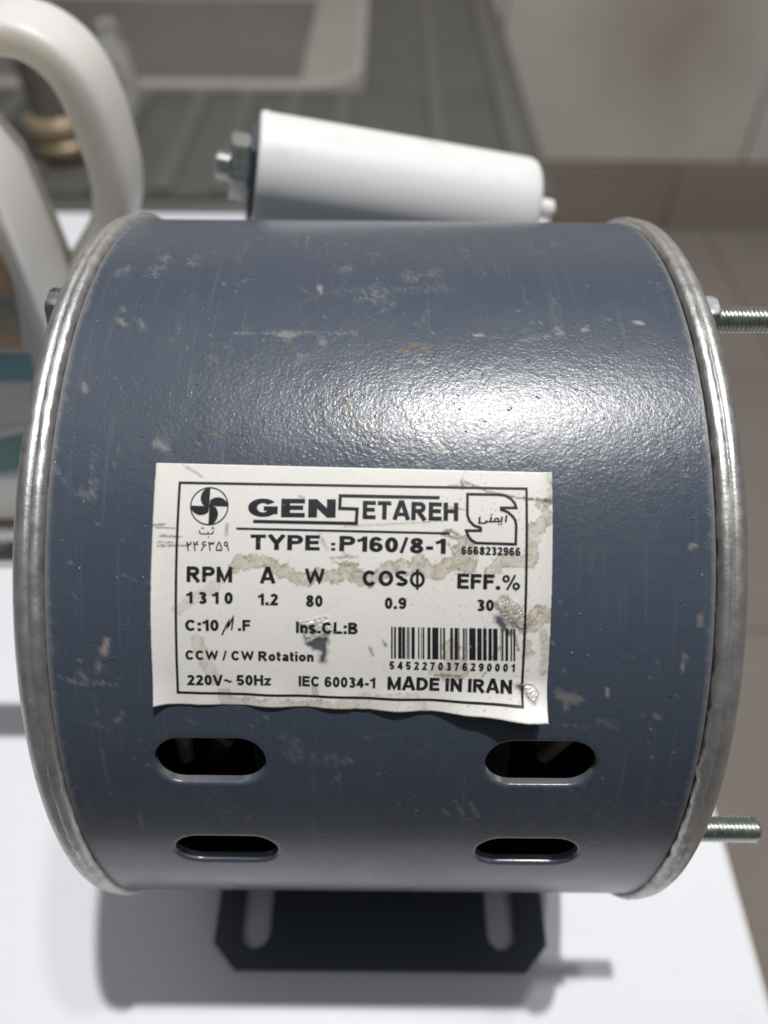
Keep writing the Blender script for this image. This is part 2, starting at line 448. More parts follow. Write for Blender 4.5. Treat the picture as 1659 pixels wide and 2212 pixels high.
LSCR = [([(-35.93, 74.8), (-34.15, 75.02)], 0.08, 0.9), ([(-35.52, 74.51), (-32.24, 74.37)], 0.05, 0.7), ([(-34.78, 73.22), (-31.4, 73.05)], 0.08, 0.8), ([(-35.06, 72.32), (-32.07, 72.05)], 0.04, 0.6), ([(-35.04, 71.63), (-30.08, 71.73)], 0.07, 0.8), ([(-31.83, 84.5), (-30.15, 83.47), (-28.28, 82.35)], 0.07, 0.5), ([(-13.35, 79.62), (-12.55, 79.33)], 0.08, 0.7), ([(-24.39, 75.0), (-24.55, 73.41)], 0.25, 0.45), ([(12.69, 82.08), (16.75, 80.45), (20.82, 79.66), (26.11, 79.29)], 0.09, 1.0), ([(20.82, 79.66), (26.1, 78.98)], 0.1, 0.8), ([(9.2, 78.11), (12.86, 77.63)], 0.06, 0.6), ([(-6.21, 74.92), (1.9, 75.39), (9.2, 75.86)], 0.06, 0.4), ([(9.2, 74.04), (10.42, 74.45), (11.63, 73.65)], 0.25, 0.9), ([(9.2, 73.73), (11.23, 73.24)], 0.15, 0.9), ([(10.02, 72.42), (11.04, 70.41)], 0.06, 0.7), ([(12.18, 82.5), (12.17, 81.03)], 0.2, 0.8), ([(17.19, 54.43), (18.35, 56.35)], 0.06, 0.7), ([(-6.16, 70.66), (-4.94, 70.17)], 0.2, 0.5), ([(-8.21, 69.98), (-4.04, 70.21)], 0.12, 0.5), ([(-7.81, 69.39), (-5.22, 68.81)], 0.08, 0.6), ([(-10.04, 73.53), (-8.82, 71.36)], 0.35, 0.35), ([(0.03, 57.03), (0.44, 56.4)], 0.15, 0.8), ([(-2.0, 55.95), (-1.58, 54.68)], 0.2, 0.6), ([(20.85, 61.57), (22.33, 59.31)], 0.12, 0.9), ([(19.87, 60.32), (21.22, 55.74)], 0.2, 0.7), ([(8.27, 51.54), (12.38, 51.36)], 0.1, 0.7), ([(15.66, 51.39), (16.45, 52.27)], 0.06, 0.7), ([(10.03, 81.43), (14.12, 81.68)], 0.05, 0.5)]
MARKS = [([(-48.03, 125.26), (-47.94, 126.0)], 2.0, 0, 0.55), ([(-47.19, 125.89), (-47.18, 126.64)], 1.4, 0, 0.55), ([(-41.93, 125.98), (-41.77, 126.73)], 2.4, 0, 0.55), ([(-41.1, 129.96), (-41.02, 130.83)], 2.0, 0, 0.55), ([(-42.54, 124.15), (-42.48, 124.87)], 1.6, 0, 0.55), ([(-35.82, 128.67), (-35.76, 129.5)], 1.6, 0, 0.55), ([(-35.07, 130.07), (-35.06, 130.94)], 1.2, 0, 0.55), ([(-29.09, 121.53), (-29.08, 122.19)], 0.8, 0, 0.55), ([(-25.36, 122.69), (-25.32, 123.38)], 0.9, 0, 0.55), ([(-45.3, 114.18), (-45.3, 114.72)], 0.9, 0, 0.55), ([(-28.97, 103.18), (-28.9, 103.62)], 1.0, 0, 0.55), ([(-14.0, 103.34), (-13.85, 103.78)], 1.5, 0, 0.55), ([(-7.66, 126.54), (-7.42, 127.31)], 2.0, 0, 0.55), ([(4.21, 124.3), (4.55, 125.02)], 2.5, 0, 0.55), ([(-2.24, 118.77), (-1.74, 119.38)], 4.0, 0, 0.55), ([(8.18, 125.56), (8.47, 126.31)], 2.0, 0, 0.55), ([(-10.65, 108.77), (-10.55, 109.26)], 1.0, 0, 0.55), ([(32.52, 138.05), (32.89, 139.25)], 1.2, 0, 0.55), ([(29.23, 110.06), (29.38, 110.56)], 0.7, 0, 0.55), ([(-35.68, 87.92), (-35.57, 88.29)], 1.2, 0, 0.55), ([(-8.66, 119.7), (0.94, 120.36), (10.61, 121.03)], 2.2, 0, 0.25), ([(-26.57, 108.99), (-16.81, 109.35), (-5.16, 109.24)], 0.35, 0, 0.6), ([(5.29, 111.46), (7.23, 115.03)], 0.3, 0, 0.5), ([(-0.92, 114.01), (1.58, 116.84)], 0.3, 0, 0.5), ([(22.3, 107.95), (27.92, 109.22)], 0.4, 0, 0.5), ([(-17.68, 108.69), (-15.54, 108.72)], 1.1, 4, 0.7), ([(-16.66, 107.27), (-16.19, 107.51)], 0.9, 1, 0.9), ([(-11.83, 121.24), (-11.48, 119.66)], 0.7, 4, 0.9), ([(-10.72, 107.57), (-10.45, 107.02)], 0.8, 4, 0.6), ([(3.09, 105.93), (4.01, 106.71), (5.83, 106.97), (7.5, 105.67)], 0.8, 1, 1.0), ([(-6.8, 96.97), (-6.29, 95.45), (-5.97, 94.34)], 0.8, 1, 1.2), ([(-3.6, 91.94), (-2.43, 91.63), (-1.57, 91.83)], 1.3, 1, 0.9), ([(-1.55, 90.08), (2.21, 86.16)], 1.0, 1, 0.5), ([(3.35, 90.13), (5.66, 90.77)], 0.9, 1, 0.7), ([(-26.89, 89.54), (-26.33, 89.85)], 0.9, 1, 0.7), ([(-36.25, 87.92), (-34.77, 87.33)], 0.9, 4, 0.6), ([(6.53, 91.09), (9.94, 86.83)], 0.16, 3, 1.2), ([(5.67, 91.08), (6.82, 90.47)], 0.16, 3, 1.0), ([(5.48, 103.55), (6.68, 103.19)], 0.16, 3, 0.8), ([(15.05, 109.07), (16.28, 109.25)], 0.25, 3, 0.8), ([(42.84, 112.43), (44.05, 112.27)], 0.6, 4, 1.2), ([(33.77, 110.44), (34.23, 110.7)], 0.6, 4, 1.1), ([(29.3, 109.56), (29.94, 109.82)], 0.5, 4, 0.8), ([(-20.81, 96.63), (-21.64, 94.97)], 0.7, 2, 0.8), ([(-21.75, 94.97), (-22.2, 87.14)], 0.5, 2, 0.8), ([(-20.99, 94.98), (-21.54, 88.66)], 0.4, 2, 0.8), ([(-22.53, 91.76), (-23.13, 86.23)], 0.4, 2, 0.8), ([(-19.67, 92.42), (-20.42, 89.29)], 0.3, 2, 0.8), ([(-24.43, 89.87), (-25.09, 85.62)], 0.4, 2, 0.8), ([(-29.14, 92.64), (-29.73, 88.28)], 0.45, 2, 0.8), ([(-29.52, 88.59), (-30.27, 86.17)], 0.3, 2, 0.8), ([(48.37, 72.45), (47.72, 72.15)], 0.3, 4, 1.0), ([(49.37, 61.5), (49.36, 60.03)], 0.7, 4, 0.5), ([(47.34, 55.17), (47.3, 53.65), (46.8, 52.65)], 0.35, 4, 0.8), ([(35.62, 49.26), (35.62, 48.3)], 0.35, 4, 0.9), ([(43.52, 44.86), (44.31, 44.45)], 0.5, 4, 0.6), ([(27.77, 48.39), (31.14, 47.45)], 1.2, 4, 0.55), ([(29.24, 48.4), (29.19, 45.96)], 0.7, 4, 0.5), ([(27.78, 43.01), (32.27, 42.63)], 0.4, 0, 0.5), ([(34.37, 43.93), (37.46, 42.68)], 0.5, 0, 0.4), ([(-43.19, 56.61), (-43.71, 54.72)], 0.8, 4, 0.9), ([(-43.6, 55.48), (-44.45, 53.19), (-44.74, 52.03)], 1.0, 0, 0.7), ([(-47.49, 51.23), (-47.16, 50.84)], 1.4, 0, 0.7), ([(-51.16, 50.96), (-48.34, 49.65), (-45.8, 49.44)], 0.3, 0, 0.7), ([(-45.42, 49.6), (-43.96, 49.62)], 0.5, 0, 0.9), ([(-43.25, 49.31), (-42.15, 49.32)], 0.25, 0, 0.9), ([(-45.51, 48.49), (-45.73, 39.19), (-45.57, 27.21)], 0.15, 0, 0.35), ([(-41.45, 44.44), (-42.72, 42.73)], 0.35, 0, 0.7), ([(-41.43, 23.75), (-41.68, 18.52)], 0.3, 0, 0.5), ([(-15.43, 37.69), (-14.37, 35.82)], 1.4, 0, 0.35), ([(-10.95, 36.33), (-7.19, 35.42)], 1.6, 0, 0.35), ([(-16.08, 40.39), (-15.36, 39.51)], 0.8, 0, 0.4), ([(10.33, 24.68), (11.86, 22.62)], 0.3, 0, 0.7), ([(12.61, 26.24), (14.24, 22.65)], 0.3, 0, 0.7), ([(14.95, 26.27), (16.62, 22.68)], 0.3, 0, 0.7), ([(47.26, 27.26), (53.2, 25.01)], 0.3, 0, 0.3), ([(-12.14, 4.05), (-12.33, 7.28), (-7.2, 6.99), (0.96, 4.36), (5.44, 1.6)], 0.5, 2, 0.7), ([(2.72, 13.93), (5.09, 13.35)], 0.6, 2, 0.5), ([(-14.64, 5.17), (-13.76, 6.17)], 0.5, 2, 0.7), ([(6.13, 5.92), (8.44, 3.0)], 0.5, 2, 0.6), ([(-19.57, 8.04), (-19.28, 5.35)], 0.6, 2, 0.6), ([(-39.46, 6.97), (-37.86, 8.29)], 0.8, 2, 0.6), ([(-8.92, 36.51), (-5.09, 35.65)], 1.2, 0, 0.4), ([(-14.1, 39.38), (-13.26, 35.87)], 1.2, 0, 0.4), ([(-14.13, 17.27), (-7.93, 17.37)], 0.4, 0, 0.3), ([(43.41, 6.4), (49.11, 7.58)], 0.7, 2, 0.6), ([(43.32, 2.9), (47.97, 1.72)], 0.7, 2, 0.6), ([(-46.82, 8.61), (-44.48, 7.66)], 0.7, 2, 0.7), ([(-52.73, 84.61), (-50.49, 81.63)], 0.5, 0, 0.5), ([(-47.83, 80.17), (-46.31, 79.08)], 1.0, 0, 0.5), ([(-45.04, 81.68), (-45.61, 79.46)], 0.5, 0, 0.6), ([(-49.2, 98.36), (-48.63, 97.07)], 0.7, 4, 0.6), ([(-45.44, 112.05), (-44.6, 110.96)], 0.8, 4, 0.6), ([(-42.28, 112.09), (-40.96, 109.93)], 0.8, 0, 0.6), ([(-45.95, 87.74), (-45.92, 78.72)], 0.25, 0, 0.4), ([(-42.17, 87.39), (-42.31, 83.95)], 0.25, 0, 0.4)]
# ------------------------------------------------------------------ room
WY, FZ = 1.70, -0.70
fl = link("floor", mesh("floor", [(-3, -3, FZ - .004), (3, -3, FZ - .004), (3, WY + .1, FZ - .004), (-3, WY + .1, FZ - .004)], [(0, 1, 2, 3)]), GROUT)
tag(fl, kind='structure')
ft = None
for ix in range(-3, 5):
    for iy in range(-2, 5):
        x0, y1 = ix * .60 + .20, WY - .012 - iy * .60
        if ft is None:
            ft = box("floor_tile", (-.2988, -.2988, -.006), (.2988, .2988, .002), FLOORT, None, .0015, 1).data
            bpy.data.objects.remove(bpy.data.objects["floor_tile"])
        o = bpy.data.objects.new("floor_tile", ft)
        COL.objects.link(o)
        o.location = (x0 + .30, y1 - .30, FZ)
        o.parent = fl
wl = link("wall", mesh("wall", [(-3, WY, FZ), (3, WY, FZ), (3, WY, 1.2), (-3, WY, 1.2)], [(0, 1, 2, 3)]), GROUT)
tag(wl, kind='structure')
x = -2.0
while x < 2.2:
    box("skirting_tile", (x + .002, WY - .014, FZ + .003), (x + .448, WY + .004, FZ + .155), SKIRT, wl, .002, 1)
    x += .45
for ix in range(-3, 3):
    for iz in range(0, 3):
        xx, zz = .842 + ix * .60, FZ + .16 + iz * .60
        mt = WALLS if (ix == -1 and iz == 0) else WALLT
        box("wall_tile", (xx + .0025, WY - .009, zz + .0025), (xx + .5975, WY + .004, zz + .5975), mt, wl, .002, 1)

# ------------------------------------------------------------------ white table
tb = empty("table", (-.12, .08, FZ), "white laminate table that the grey motor stands on", "table")
TX0, TX1, TY0, TY1 = -.42, .1075, -.165, .362
box("tabletop", (TX0, TY0, -.018), (TX1, TY1, 0), LAMINATE, tb, .0012, 2)
box("edge_band", (TX1 + .0001, TY0, -.0175), (TX1 + .0008, TY1, -.0006), CREAM, tb, .0003, 2)
for sx in (TX0 + .03, TX1 - .03):
    for sy in (TY0 + .03, TY1 - .03):
        box("leg", (sx - .014, sy - .014, FZ + .002), (sx + .014, sy + .014, -.0182), TABLELEG, tb, .002, 1)

# ------------------------------------------------------------------ motor
MO = empty("electric_motor", (0, 0, 0), "dark slate-grey electric motor with white nameplate lying on the white table", "motor")
SX0, SX1 = -.0526, .0516     # shell ends


def cylpt(u, v, lift=0.0):
    """u mm along the axis, v mm of arc above the horizontal front line."""
    r = R + lift
    t = v / 80.0
    return Vector((u / 1000, -r * math.cos(t), AX + r * math.sin(t)))


def stadium(cx, cy, hl, hh, off, n=14):
    out = []
    rr = hh + off
    for sgn, a0 in ((1, -90), (-1, 90)):
        for i in range(n + 1):
            a = rad(a0 + 180 * i / n)
            out.append((cx + sgn * (hl - hh) + rr * math.cos(a), cy + rr * math.sin(a)))
    return out


SLOTS = [(-28.2, 35.1), (26.1, 35.1), (-27.8, 11.6), (26.2, 11.6)]
HL, HH = 9.1, 4.45


def in_slot(u, v, off):
    for cx, cy in SLOTS:
        dx = max(0.0, abs(u - cx) - (HL - HH))
        if math.hypot(dx, v - cy) < HH + off:
            return True
    return False


def make_shell():
    CIRC = 2 * math.pi * 80
    v_hi = rad(132) * 80
    v_lo = v_hi - CIRC
    fine_lo = rad(-16) * 80
    step = .5
    us = np.linspace(SX0 * 1000, SX1 * 1000, 209)
    pts = []
    nf = int((v_hi - fine_lo) / step)
    vs_f = np.linspace(fine_lo, v_hi, nf)
    for v in vs_f:
        for u in us:
            if not in_slot(u, v, 0.95):
                pts.append((float(u), float(v)))
    vs_c = np.linspace(v_lo, fine_lo, 86)[:-1]
    for v in vs_c:
        for u in us[::8]:
            pts.append((float(u), float(v)))
    edges = []
    rings = []
    for cx, cy in SLOTS:
        lp = stadium(cx, cy, HL, HH, 0.6)
        b = len(pts)
        pts += lp
        edges += [(b + i, b + (i + 1) % len(lp)) for i in range(len(lp))]
    vo, eo, fo, *_ = delaunay_2d_cdt([Vector(p) for p in pts], edges, [], 0, 1e-5, False)
    vo = [(p.x, p.y) for p in vo]
    faces = []
    for f in fo:
        cx = sum(vo[i][0] for i in f) / len(f)
        cy = sum(vo[i][1] for i in f) / len(f)
        if not in_slot(cx, cy, 0.57):
            faces.append(tuple(f))
    bm = bmesh.new()
    bv = [bm.verts.new(cylpt(*p)) for p in vo]
    for f in faces:
        try:
            bm.faces.new([bv[i] for i in f])
        except ValueError:
            pass
    # rolled slot lips and sheet thickness
    for cx, cy in SLOTS:
        loops = []
        for off, dr in ((0.6, 0.0), (0.42, -.00004), (.25, -.00014), (.10, -.00030), (0.02, -.00052), (0.0, -.0016)):
            loops.append([bm.verts.new(cylpt(a, b, dr)) for a, b in stadium(cx, cy, HL, HH, off)])
        for A, B in zip(loops, loops[1:]):
            n = len(A)
            for i in range(n):
                bm.faces.new((A[i], A[(i + 1) % n], B[(i + 1) % n], B[i]))
    # sheet edge at both ends
    for X in (SX0 * 1000, SX1 * 1000):
        n = 240
        A = [bm.verts.new(cylpt(X, 2 * math.pi * 80 * i / n, -.0001)) for i in range(n)]
        B = [bm.verts.new(cylpt(X, 2 * math.pi * 80 * i / n, -.0014)) for i in range(n)]
        for i in range(n):
            bm.faces.new((A[i], A[(i + 1) % n], B[(i + 1) % n], B[i]))
    bmesh.ops.remove_doubles(bm, verts=[v for v in bm.verts], dist=1e-6)
    loose = [v for v in bm.verts if not v.link_faces]
    bmesh.ops.delete(bm, geom=loose, context='VERTS')
    bmesh.ops.recalc_face_normals(bm, faces=bm.faces)
    # make sure normals point outwards
    f0 = max(bm.faces, key=lambda f: f.calc_center_median().z)
    if f0.normal.z < 0:
        bmesh.ops.reverse_faces(bm, faces=bm.faces)
    me = bpy.data.meshes.new("shell")
    bm.to_mesh(me)
    bm.free()
    # wear marks
    co = np.empty(len(me.vertices) * 3)
    me.vertices.foreach_get('co', co)
    co = co.reshape(-1, 3)
    u = co[:, 0] * 1000
    v = np.arctan2(co[:, 2] - AX, -co[:, 1]) * 80
    W = np.zeros((len(u), 4))
    ch = {0: 0, 1: 1, 2: 2, 4: 3}

    def seg(pu, pv):
        d = np.full(len(u), 1e9)
        for a, b in zip(pu, pv):
            ax, ay = a
            bx, by = b
            L = max(1e-9, (bx - ax) ** 2 + (by - ay) ** 2)
            t = np.clip(((u - ax) * (bx - ax) + (v - ay) * (by - ay)) / L, 0, 1)
            d = np.minimum(d, np.hypot(u - ax - t * (bx - ax), v - ay - t * (by - ay)))
        return d
    rs = random.Random(12)
    hair = []
    for _ in range(55):
        cu, cv = rs.uniform(-48, 48), rs.choice((rs.uniform(88, 150), rs.uniform(15, 45), rs.uniform(60, 150)))
        an = rs.gauss(1.5, .5) if rs.random() < .6 else rs.uniform(0, 3.1)
        L = rs.uniform(1.0, 7.0)
        hair.append(([(cu, cv), (cu + L * math.cos(an), cv + L * math.sin(an))], .12, 0, rs.uniform(.15, .4)))
    for pts_, wd, kind, st in MARKS + hair:
        d = seg(pts_[:-1], pts_[1:])
        near = np.where(d < wd * 2.2 + .4)[0]
        for i in near:
            nz = fbm(u[i] * 1.3, v[i] * 1.3, kind * 7.1 + wd, 4)
            ws = wd * (.55 if kind == 4 else .8)
            a = 1.0 - d[i] / (ws * (1.0 + 1.1 * nz) + .22)
            if kind in (0, 1, 2):
                a *= .42 + 1.1 * max(-.38, fbm(u[i] * 3.0, v[i] * 1.2, 3.3, 4))
            a = max(0.0, min(1.0, a * 1.5)) * st * (.6 if kind == 0 else .75 if kind == 4 else 1.0)
            if kind == 3:
                W[i, 3] = max(W[i, 3], min(1, a))
            else:
                W[i, ch[kind]] = max(W[i, ch[kind]], min(.92, a))
    # rubbed, dusty rims of the sheet
    dd = np.minimum(u - SX0 * 1000, SX1 * 1000 - u)
    for i in np.where(dd < 3.0)[0]:
        nz = fbm(u[i] * .9, v[i] * .6, 5.0, 4)
        W[i, 0] = max(W[i, 0], min(.6, max(0, .75 - dd[i] / (1.0 + 1.6 * max(0, nz))) * .7))
        W[i, 1] = max(W[i, 1], min(.45, max(0, .6 - dd[i] / (.4 + 1.2 * max(0, nz)))))
    # bare, dirty lips of the vent slots
    rr = np.hypot(co[:, 1], co[:, 2] - AX)
    for i in np.where(rr < R - 4.5e-4)[0]:
        if abs(u[i]) < 45 and rr[i] > R - .0017:
            W[i, 3] = max(W[i, 3], min(.7, .10 + .8 * max(0, fbm(u[i] * .8, v[i] * .8, 21, 3))))
    for i in range(len(u)):
        if v[i] > -20 and v[i] < 190:
            n1 = noise.noise(Vector((u[i] * .10, v[i] * .10, 2.0)))
            if n1 > .12:
                n2 = fbm(u[i] * 1.1, v[i] * 1.1, 9.0, 3)
                if n2 > .58:
                    W[i, 0] = max(W[i, 0], min(.4, (n2 - .58) * 1.6))
    at = me.color_attributes.new("wear", 'FLOAT_COLOR', 'POINT')
    at.data.foreach_set('color', W.astype(np.float32).ravel())
    o = link("shell", me, PAINT, MO)
    tag(o, "slate-grey painted cylindrical steel shell, scuffed, with four vent slots")
    return sharp(o, 55)


make_shell()


# end caps -----------------------------------------------------------------
def cap(sign):
    x0 = SX1 if sign > 0 else -SX0
    prof = [(x0 - .004, .0770), (x0 + .00005, .0772), (x0 + .0002, .0794), (x0 + .0003, .0803), (x0 + .0006, .0808), (x0 + .0010, .0811), (x0 + .0016, .0812),
            (x0 + .0022, .0810), (x0 + .0024, .0806), (x0 + .0026, .0808), (x0 + .0031, .08095), (x0 + .0039, .08075), (x0 + .0046, .0803), (x0 + .0052, .0796),
            (x0 + .0057, .0786), (x0 + .0062, .0772), (x0 + .0067, .0753), (x0 + .0073, .0725),
            (x0 + .0077, .062), (x0 + .0080, .045), (x0 + .011, .036), (x0 + .013, .022), (x0 + .016, .018), (x0 + .0162, .001)]

    def jit(i, a, r, t):
        deg = math.degrees(t)
        if 1 <= i <= 9:
            am = .00020
            if sign > 0 and (-75 < (deg - 360 if deg > 180 else deg) < 30):
                am = .00034
            nn = fbm(t * 34, i * .5, 3 if sign > 0 else 8, 4)
            n2 = fbm(t * 90, i * .9, 1.7, 2)
            if i in (2, 3, 4, 5):
                a += am * (nn * 1.3 + n2 * .6)
            r += am * (.8 * nn + .5 * n2) * (1 if i < 8 else .4)
            if sign < 0 and i <= 6:
                a -= .0002 * (1 - i / 7)
        elif i < 17:
            r += .00003 * fbm(t * 14, i * .7, 5, 3)
        return sign * a, r
    o = lathe("end_cap", prof, ALU, MO, 420, 'X', (0, 0, AX), jit)
    tag(o, "cast aluminium end cap with rough rim")
    return o


cap(1)
cap(-1)


def hexpoly(af, rot=0.0):
    r = af / math.sqrt(3)
    return [(r * math.cos(rad(60 * i + rot)), r * math.sin(rad(60 * i + rot))) for i in range(6)]


def threaded(name, x0, x1, r, pitch, frame, mat, parent, n=28):
    per = 8
    m = int((x1 - x0) / pitch * per)
    verts, faces = [], []
    for i in range(m + 1):
        xx = x0 + (x1 - x0) * i / m
        for kk in range(n):
            t = 2 * math.pi * kk / n
            ph = (xx / pitch - kk / n) % 1.0
            tri = abs(ph * 2 - 1)
            dep = .13 * pitch / .0008 * .0048 * (1 - min(1, max(0, (tri - .12) / .66)))
            rr = r - dep
            endd = min(xx - x0, x1 - xx)
            if endd < r * .28:
                rr = min(rr, r * .74 + endd * .95)
            verts.append(frame @ Vector((xx, rr * math.cos(t), rr * math.sin(t))))
    for i in range(m):
        for kk in range(n):
            k2 = (kk + 1) % n
            faces.append((i * n + kk, i * n + k2, (i + 1) * n + k2, (i + 1) * n + kk))
    faces.append(tuple(range(n))[::-1])
    faces.append(tuple(m * n + kk for kk in range(n)))
    o = link(name, mesh(name, verts, faces), mat, parent)
    return sharp(o, 60)


def nut(name, x0, x1, af, hole, frame, mat, parent, rot=0.0):
    """hexagon nut with chamfered corners"""
    bm = bmesh.new()
    n = 48
    rc = af / math.sqrt(3)

    def hexr(t):
        a = (t - rad(rot)) % rad(60) - rad(30)
        return (af / 2) / math.cos(a)
    loops = []
    for xx, lim in ((x0, rc * .93), (x0 + (x1 - x0) * .09, rc * 1.2), (x1 - (x1 - x0) * .09, rc * 1.2), (x1, rc * .93)):
        loops.append([bm.verts.new(frame @ Vector((xx, min(hexr(2 * math.pi * i / n), lim) * math.cos(2 * math.pi * i / n), min(hexr(2 * math.pi * i / n), lim) * math.sin(2 * math.pi * i / n)))) for i in range(n)])
    inn = [[bm.verts.new(frame @ Vector((xx, hole * math.cos(2 * math.pi * i / n), hole * math.sin(2 * math.pi * i / n)))) for i in range(n)] for xx in (x1, x0)]
    ring = loops + inn + [loops[0]]
    for A, B in zip(ring, ring[1:]):
        for i in range(n):
            bm.faces.new((A[i], A[(i + 1) % n], B[(i + 1) % n], B[i]))
    bmesh.ops.recalc_face_normals(bm, faces=bm.faces)
    me = bpy.data.meshes.new(name)
    bm.to_mesh(me)
    bm.free()
    return sharp(link(name, me, mat, parent), 25)


RB = .0708
for ang in (90, 0, 180, 270):
    y, z = -RB * math.cos(rad(ang)), AX + RB * math.sin(rad(ang))
    fr = Matrix.Translation((0, y, z))
    b = threaded("through_bolt", .050, .0768 if ang == 90 else .0748, .00245, .0008, fr, ZINC, MO)
    nut("nut", .0582, .0622 if ang == 90 else .0612, .0080, .0022, fr, ZINC, b, 12 if ang == 90 else 27)
    hd = nut("bolt_head", -.0632 if ang == 90 else -.0616, -.0585, .0085, .0003, fr, ZINC, b, 8 if ang == 90 else 20)

# inside: stator core and end windings seen through the slots
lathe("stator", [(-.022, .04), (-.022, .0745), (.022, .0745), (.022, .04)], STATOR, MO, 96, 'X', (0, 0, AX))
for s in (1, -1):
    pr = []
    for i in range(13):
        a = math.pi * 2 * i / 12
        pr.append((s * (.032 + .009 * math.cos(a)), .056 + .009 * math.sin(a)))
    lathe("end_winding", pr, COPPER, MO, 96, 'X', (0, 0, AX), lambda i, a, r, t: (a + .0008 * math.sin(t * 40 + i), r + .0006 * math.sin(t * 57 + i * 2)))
for uu, vv, hh, tl in ((-.0352, 33, .020, .12), (-.0300, 36, .016, -.25), (.0325, 33, .018, .3)):
    c = cylpt(uu * 1000, vv, -.0095)
    fr = Matrix.Translation(c) @ Matrix.Rotation(tl, 4, 'Y') @ Matrix.Rotation(rad(90), 4, 'Y')
    lathe("lead_sleeve", [(-hh / 2, .0001), (-hh / 2, .0014), (-hh / 4, .0017), (hh / 4, .0016), (hh / 2, .0014), (hh / 2, .0001)], INSUL, MO, 16, 'X', frame=fr)
lathe("shaft", [(-.128, .001), (-.128, .0055), (-.1275, .006), (-.05, .006)], STEEL, MO, 40, 'X', (0, 0, AX))

# mounting foot -----------------------------------------------------------


def slotted_plate():
    x0, x1, y0, y1, ch = -.0475, .0475, -.0797, .0797, .0065
    outer = [(x0 + ch, y0), (x1 - ch, y0), (x1, y0 + ch), (x1, y1 - ch), (x1 - ch, y1), (x0 + ch, y1), (x0, y1 - ch), (x0, y0 + ch)]
    pts = list(outer)
    edges = [(i, (i + 1) % 8) for i in range(8)]
    holes = []
    for cx in (-.0358, .0348):
        for cy in (-.060, .060):
            lp = [(cx + b, cy + a) for a, b in stadium(0, 0, .0145, .0041, 0)]
            bse = len(pts)
            pts += lp
            edges += [(bse + i, bse + (i + 1) % len(lp)) for i in range(len(lp))]
            holes.append((cx, cy, lp))
    vo, eo, fo, *_ = delaunay_2d_cdt([Vector(p) for p in pts], edges, [], 0, 1e-7, False)

    def inside(x, y):
        for cx, cy, _ in holes:
            if math.hypot(x - cx, max(0, abs(y - cy) - .0104)) < .00405:
                return False
        ax, ay = abs(x), abs(y)
        return ax < x1 and ay < y1 and (x1 - ax) + (y1 - ay) > ch
    zt, zb = .0032, .0006
    bm = bmesh.new()
    T_ = [bm.verts.new((p.x, p.y, zt)) for p in vo]
    B_ = [bm.verts.new((p.x, p.y, zb)) for p in vo]
    for f in fo:
        c = sum((vo[i] for i in f), Vector((0, 0))) / len(f)
        if inside(c.x, c.y):
            bm.faces.new([T_[i] for i in f])
            bm.faces.new([B_[i] for i in reversed(f)])
    bm.edges.ensure_lookup_table()
    be = [e for e in bm.edges if len(e.link_faces) == 1 and e.verts[0].co.z > .002]
    mp = {t: b for t, b in zip(T_, B_)}
    for e in be:
        a, b = e.verts
        bm.faces.new((a, b, mp[b], mp[a]))
    bmesh.ops.recalc_face_normals(bm, faces=bm.faces)
    me = bpy.data.meshes.new("mounting_plate")
    bm.to_mesh(me)
    bm.free()
    o = link("mounting_plate", me, DARKPAINT, MO, False)
    tag(o, "dark mounting plate with cut corners and slots under the shell")
    return o


pl = slotted_plate()
for sy in (-1, 1):
    # saddle webs between plate and shell
    arc = []
    for i in range(13):
        x = (-.038 + .076 * i / 12)
        arc.append((x, 0))
    yy = sy * .030
    ztop = AX - math.sqrt((R - .0004) ** 2 - .030 ** 2)
    box("saddle_web", (-.040, yy - .0015, .0033), (.040, yy + .0015, ztop + .0006), DARKPAINT, pl, .0004, 1)

# capacitor ---------------------------------------------------------------
A = Vector((-.0368, .0885, .1512))
Bp = Vector((.0420, .0963, .1353))
ax = (Bp - A).normalized()
side = ax.cross(Vector((0, 0, 1))).normalized()
up = side.cross(ax)
FR = Matrix((ax, side, up)).transposed().to_4x4()
FR.translation = A
LC = (Bp - A).length
rc = .0152
CP = lathe("capacitor", [(0, .001), (0, .0130), (.0003, .0147), (.0012, rc), (.0022, rc), (.0030, rc - .0002), (LC - .008, rc), (LC - .0024, rc), (LC - .0010, rc - .0004), (LC - .0003, rc - .0012), (LC, rc - .0028), (LC, .001)], CAPW, MO, 96, 'X', frame=FR)
tag(CP, "white cylindrical capacitor bolted behind the shell")
br = prism("capacitor_bracket", [(-.009, .009), (.009, .009), (.0105, -.003), (.0105, -.026), (-.0105, -.030), (-.0105, -.003)], -.0018, -.0003, DARKPAINT, MO, FR)
tag(br, "dark steel bracket holding the capacitor")
threaded("stud", -.0112, -.0002, .0041, .00125, FR, ZINC, CP, 32)
nut("nut", -.0070, -.0019, .0152, .0037, FR, ZINC, CP, 0)
for kx, dz in ((-.005, .003), (.005, -.003)):
    f2 = FR @ Matrix.Translation((LC, kx, -.003 + dz))
    lathe("terminal", [(-.0005, .0001), (-.0005, .0022), (.004, .0022), (.0045, .0030), (.0095, .0030), (.0105, .0018), (.0105, .0001)], CAPW, CP, 24, 'X', frame=f2)

# nameplate ---------------------------------------------------------------
LT = [(-35.96, 84.75), (26.25, 83.75)]
LB = [(-36.05, 46.3), (25.8, 45.2)]


def sm(a, b, x):
    t = min(1, max(0, (x - a) / (b - a)))
    return t * t * (3 - 2 * t)


def inpoly(x, y, P):
    c = False
    n = len(P)
    for i in range(n):
        x1, y1 = P[i]
        x2, y2 = P[(i + 1) % n]
        if (y1 > y) != (y2 > y) and x < (x2 - x1) * (y - y1) / (y2 - y1) + x1:
            c = not c
    return c


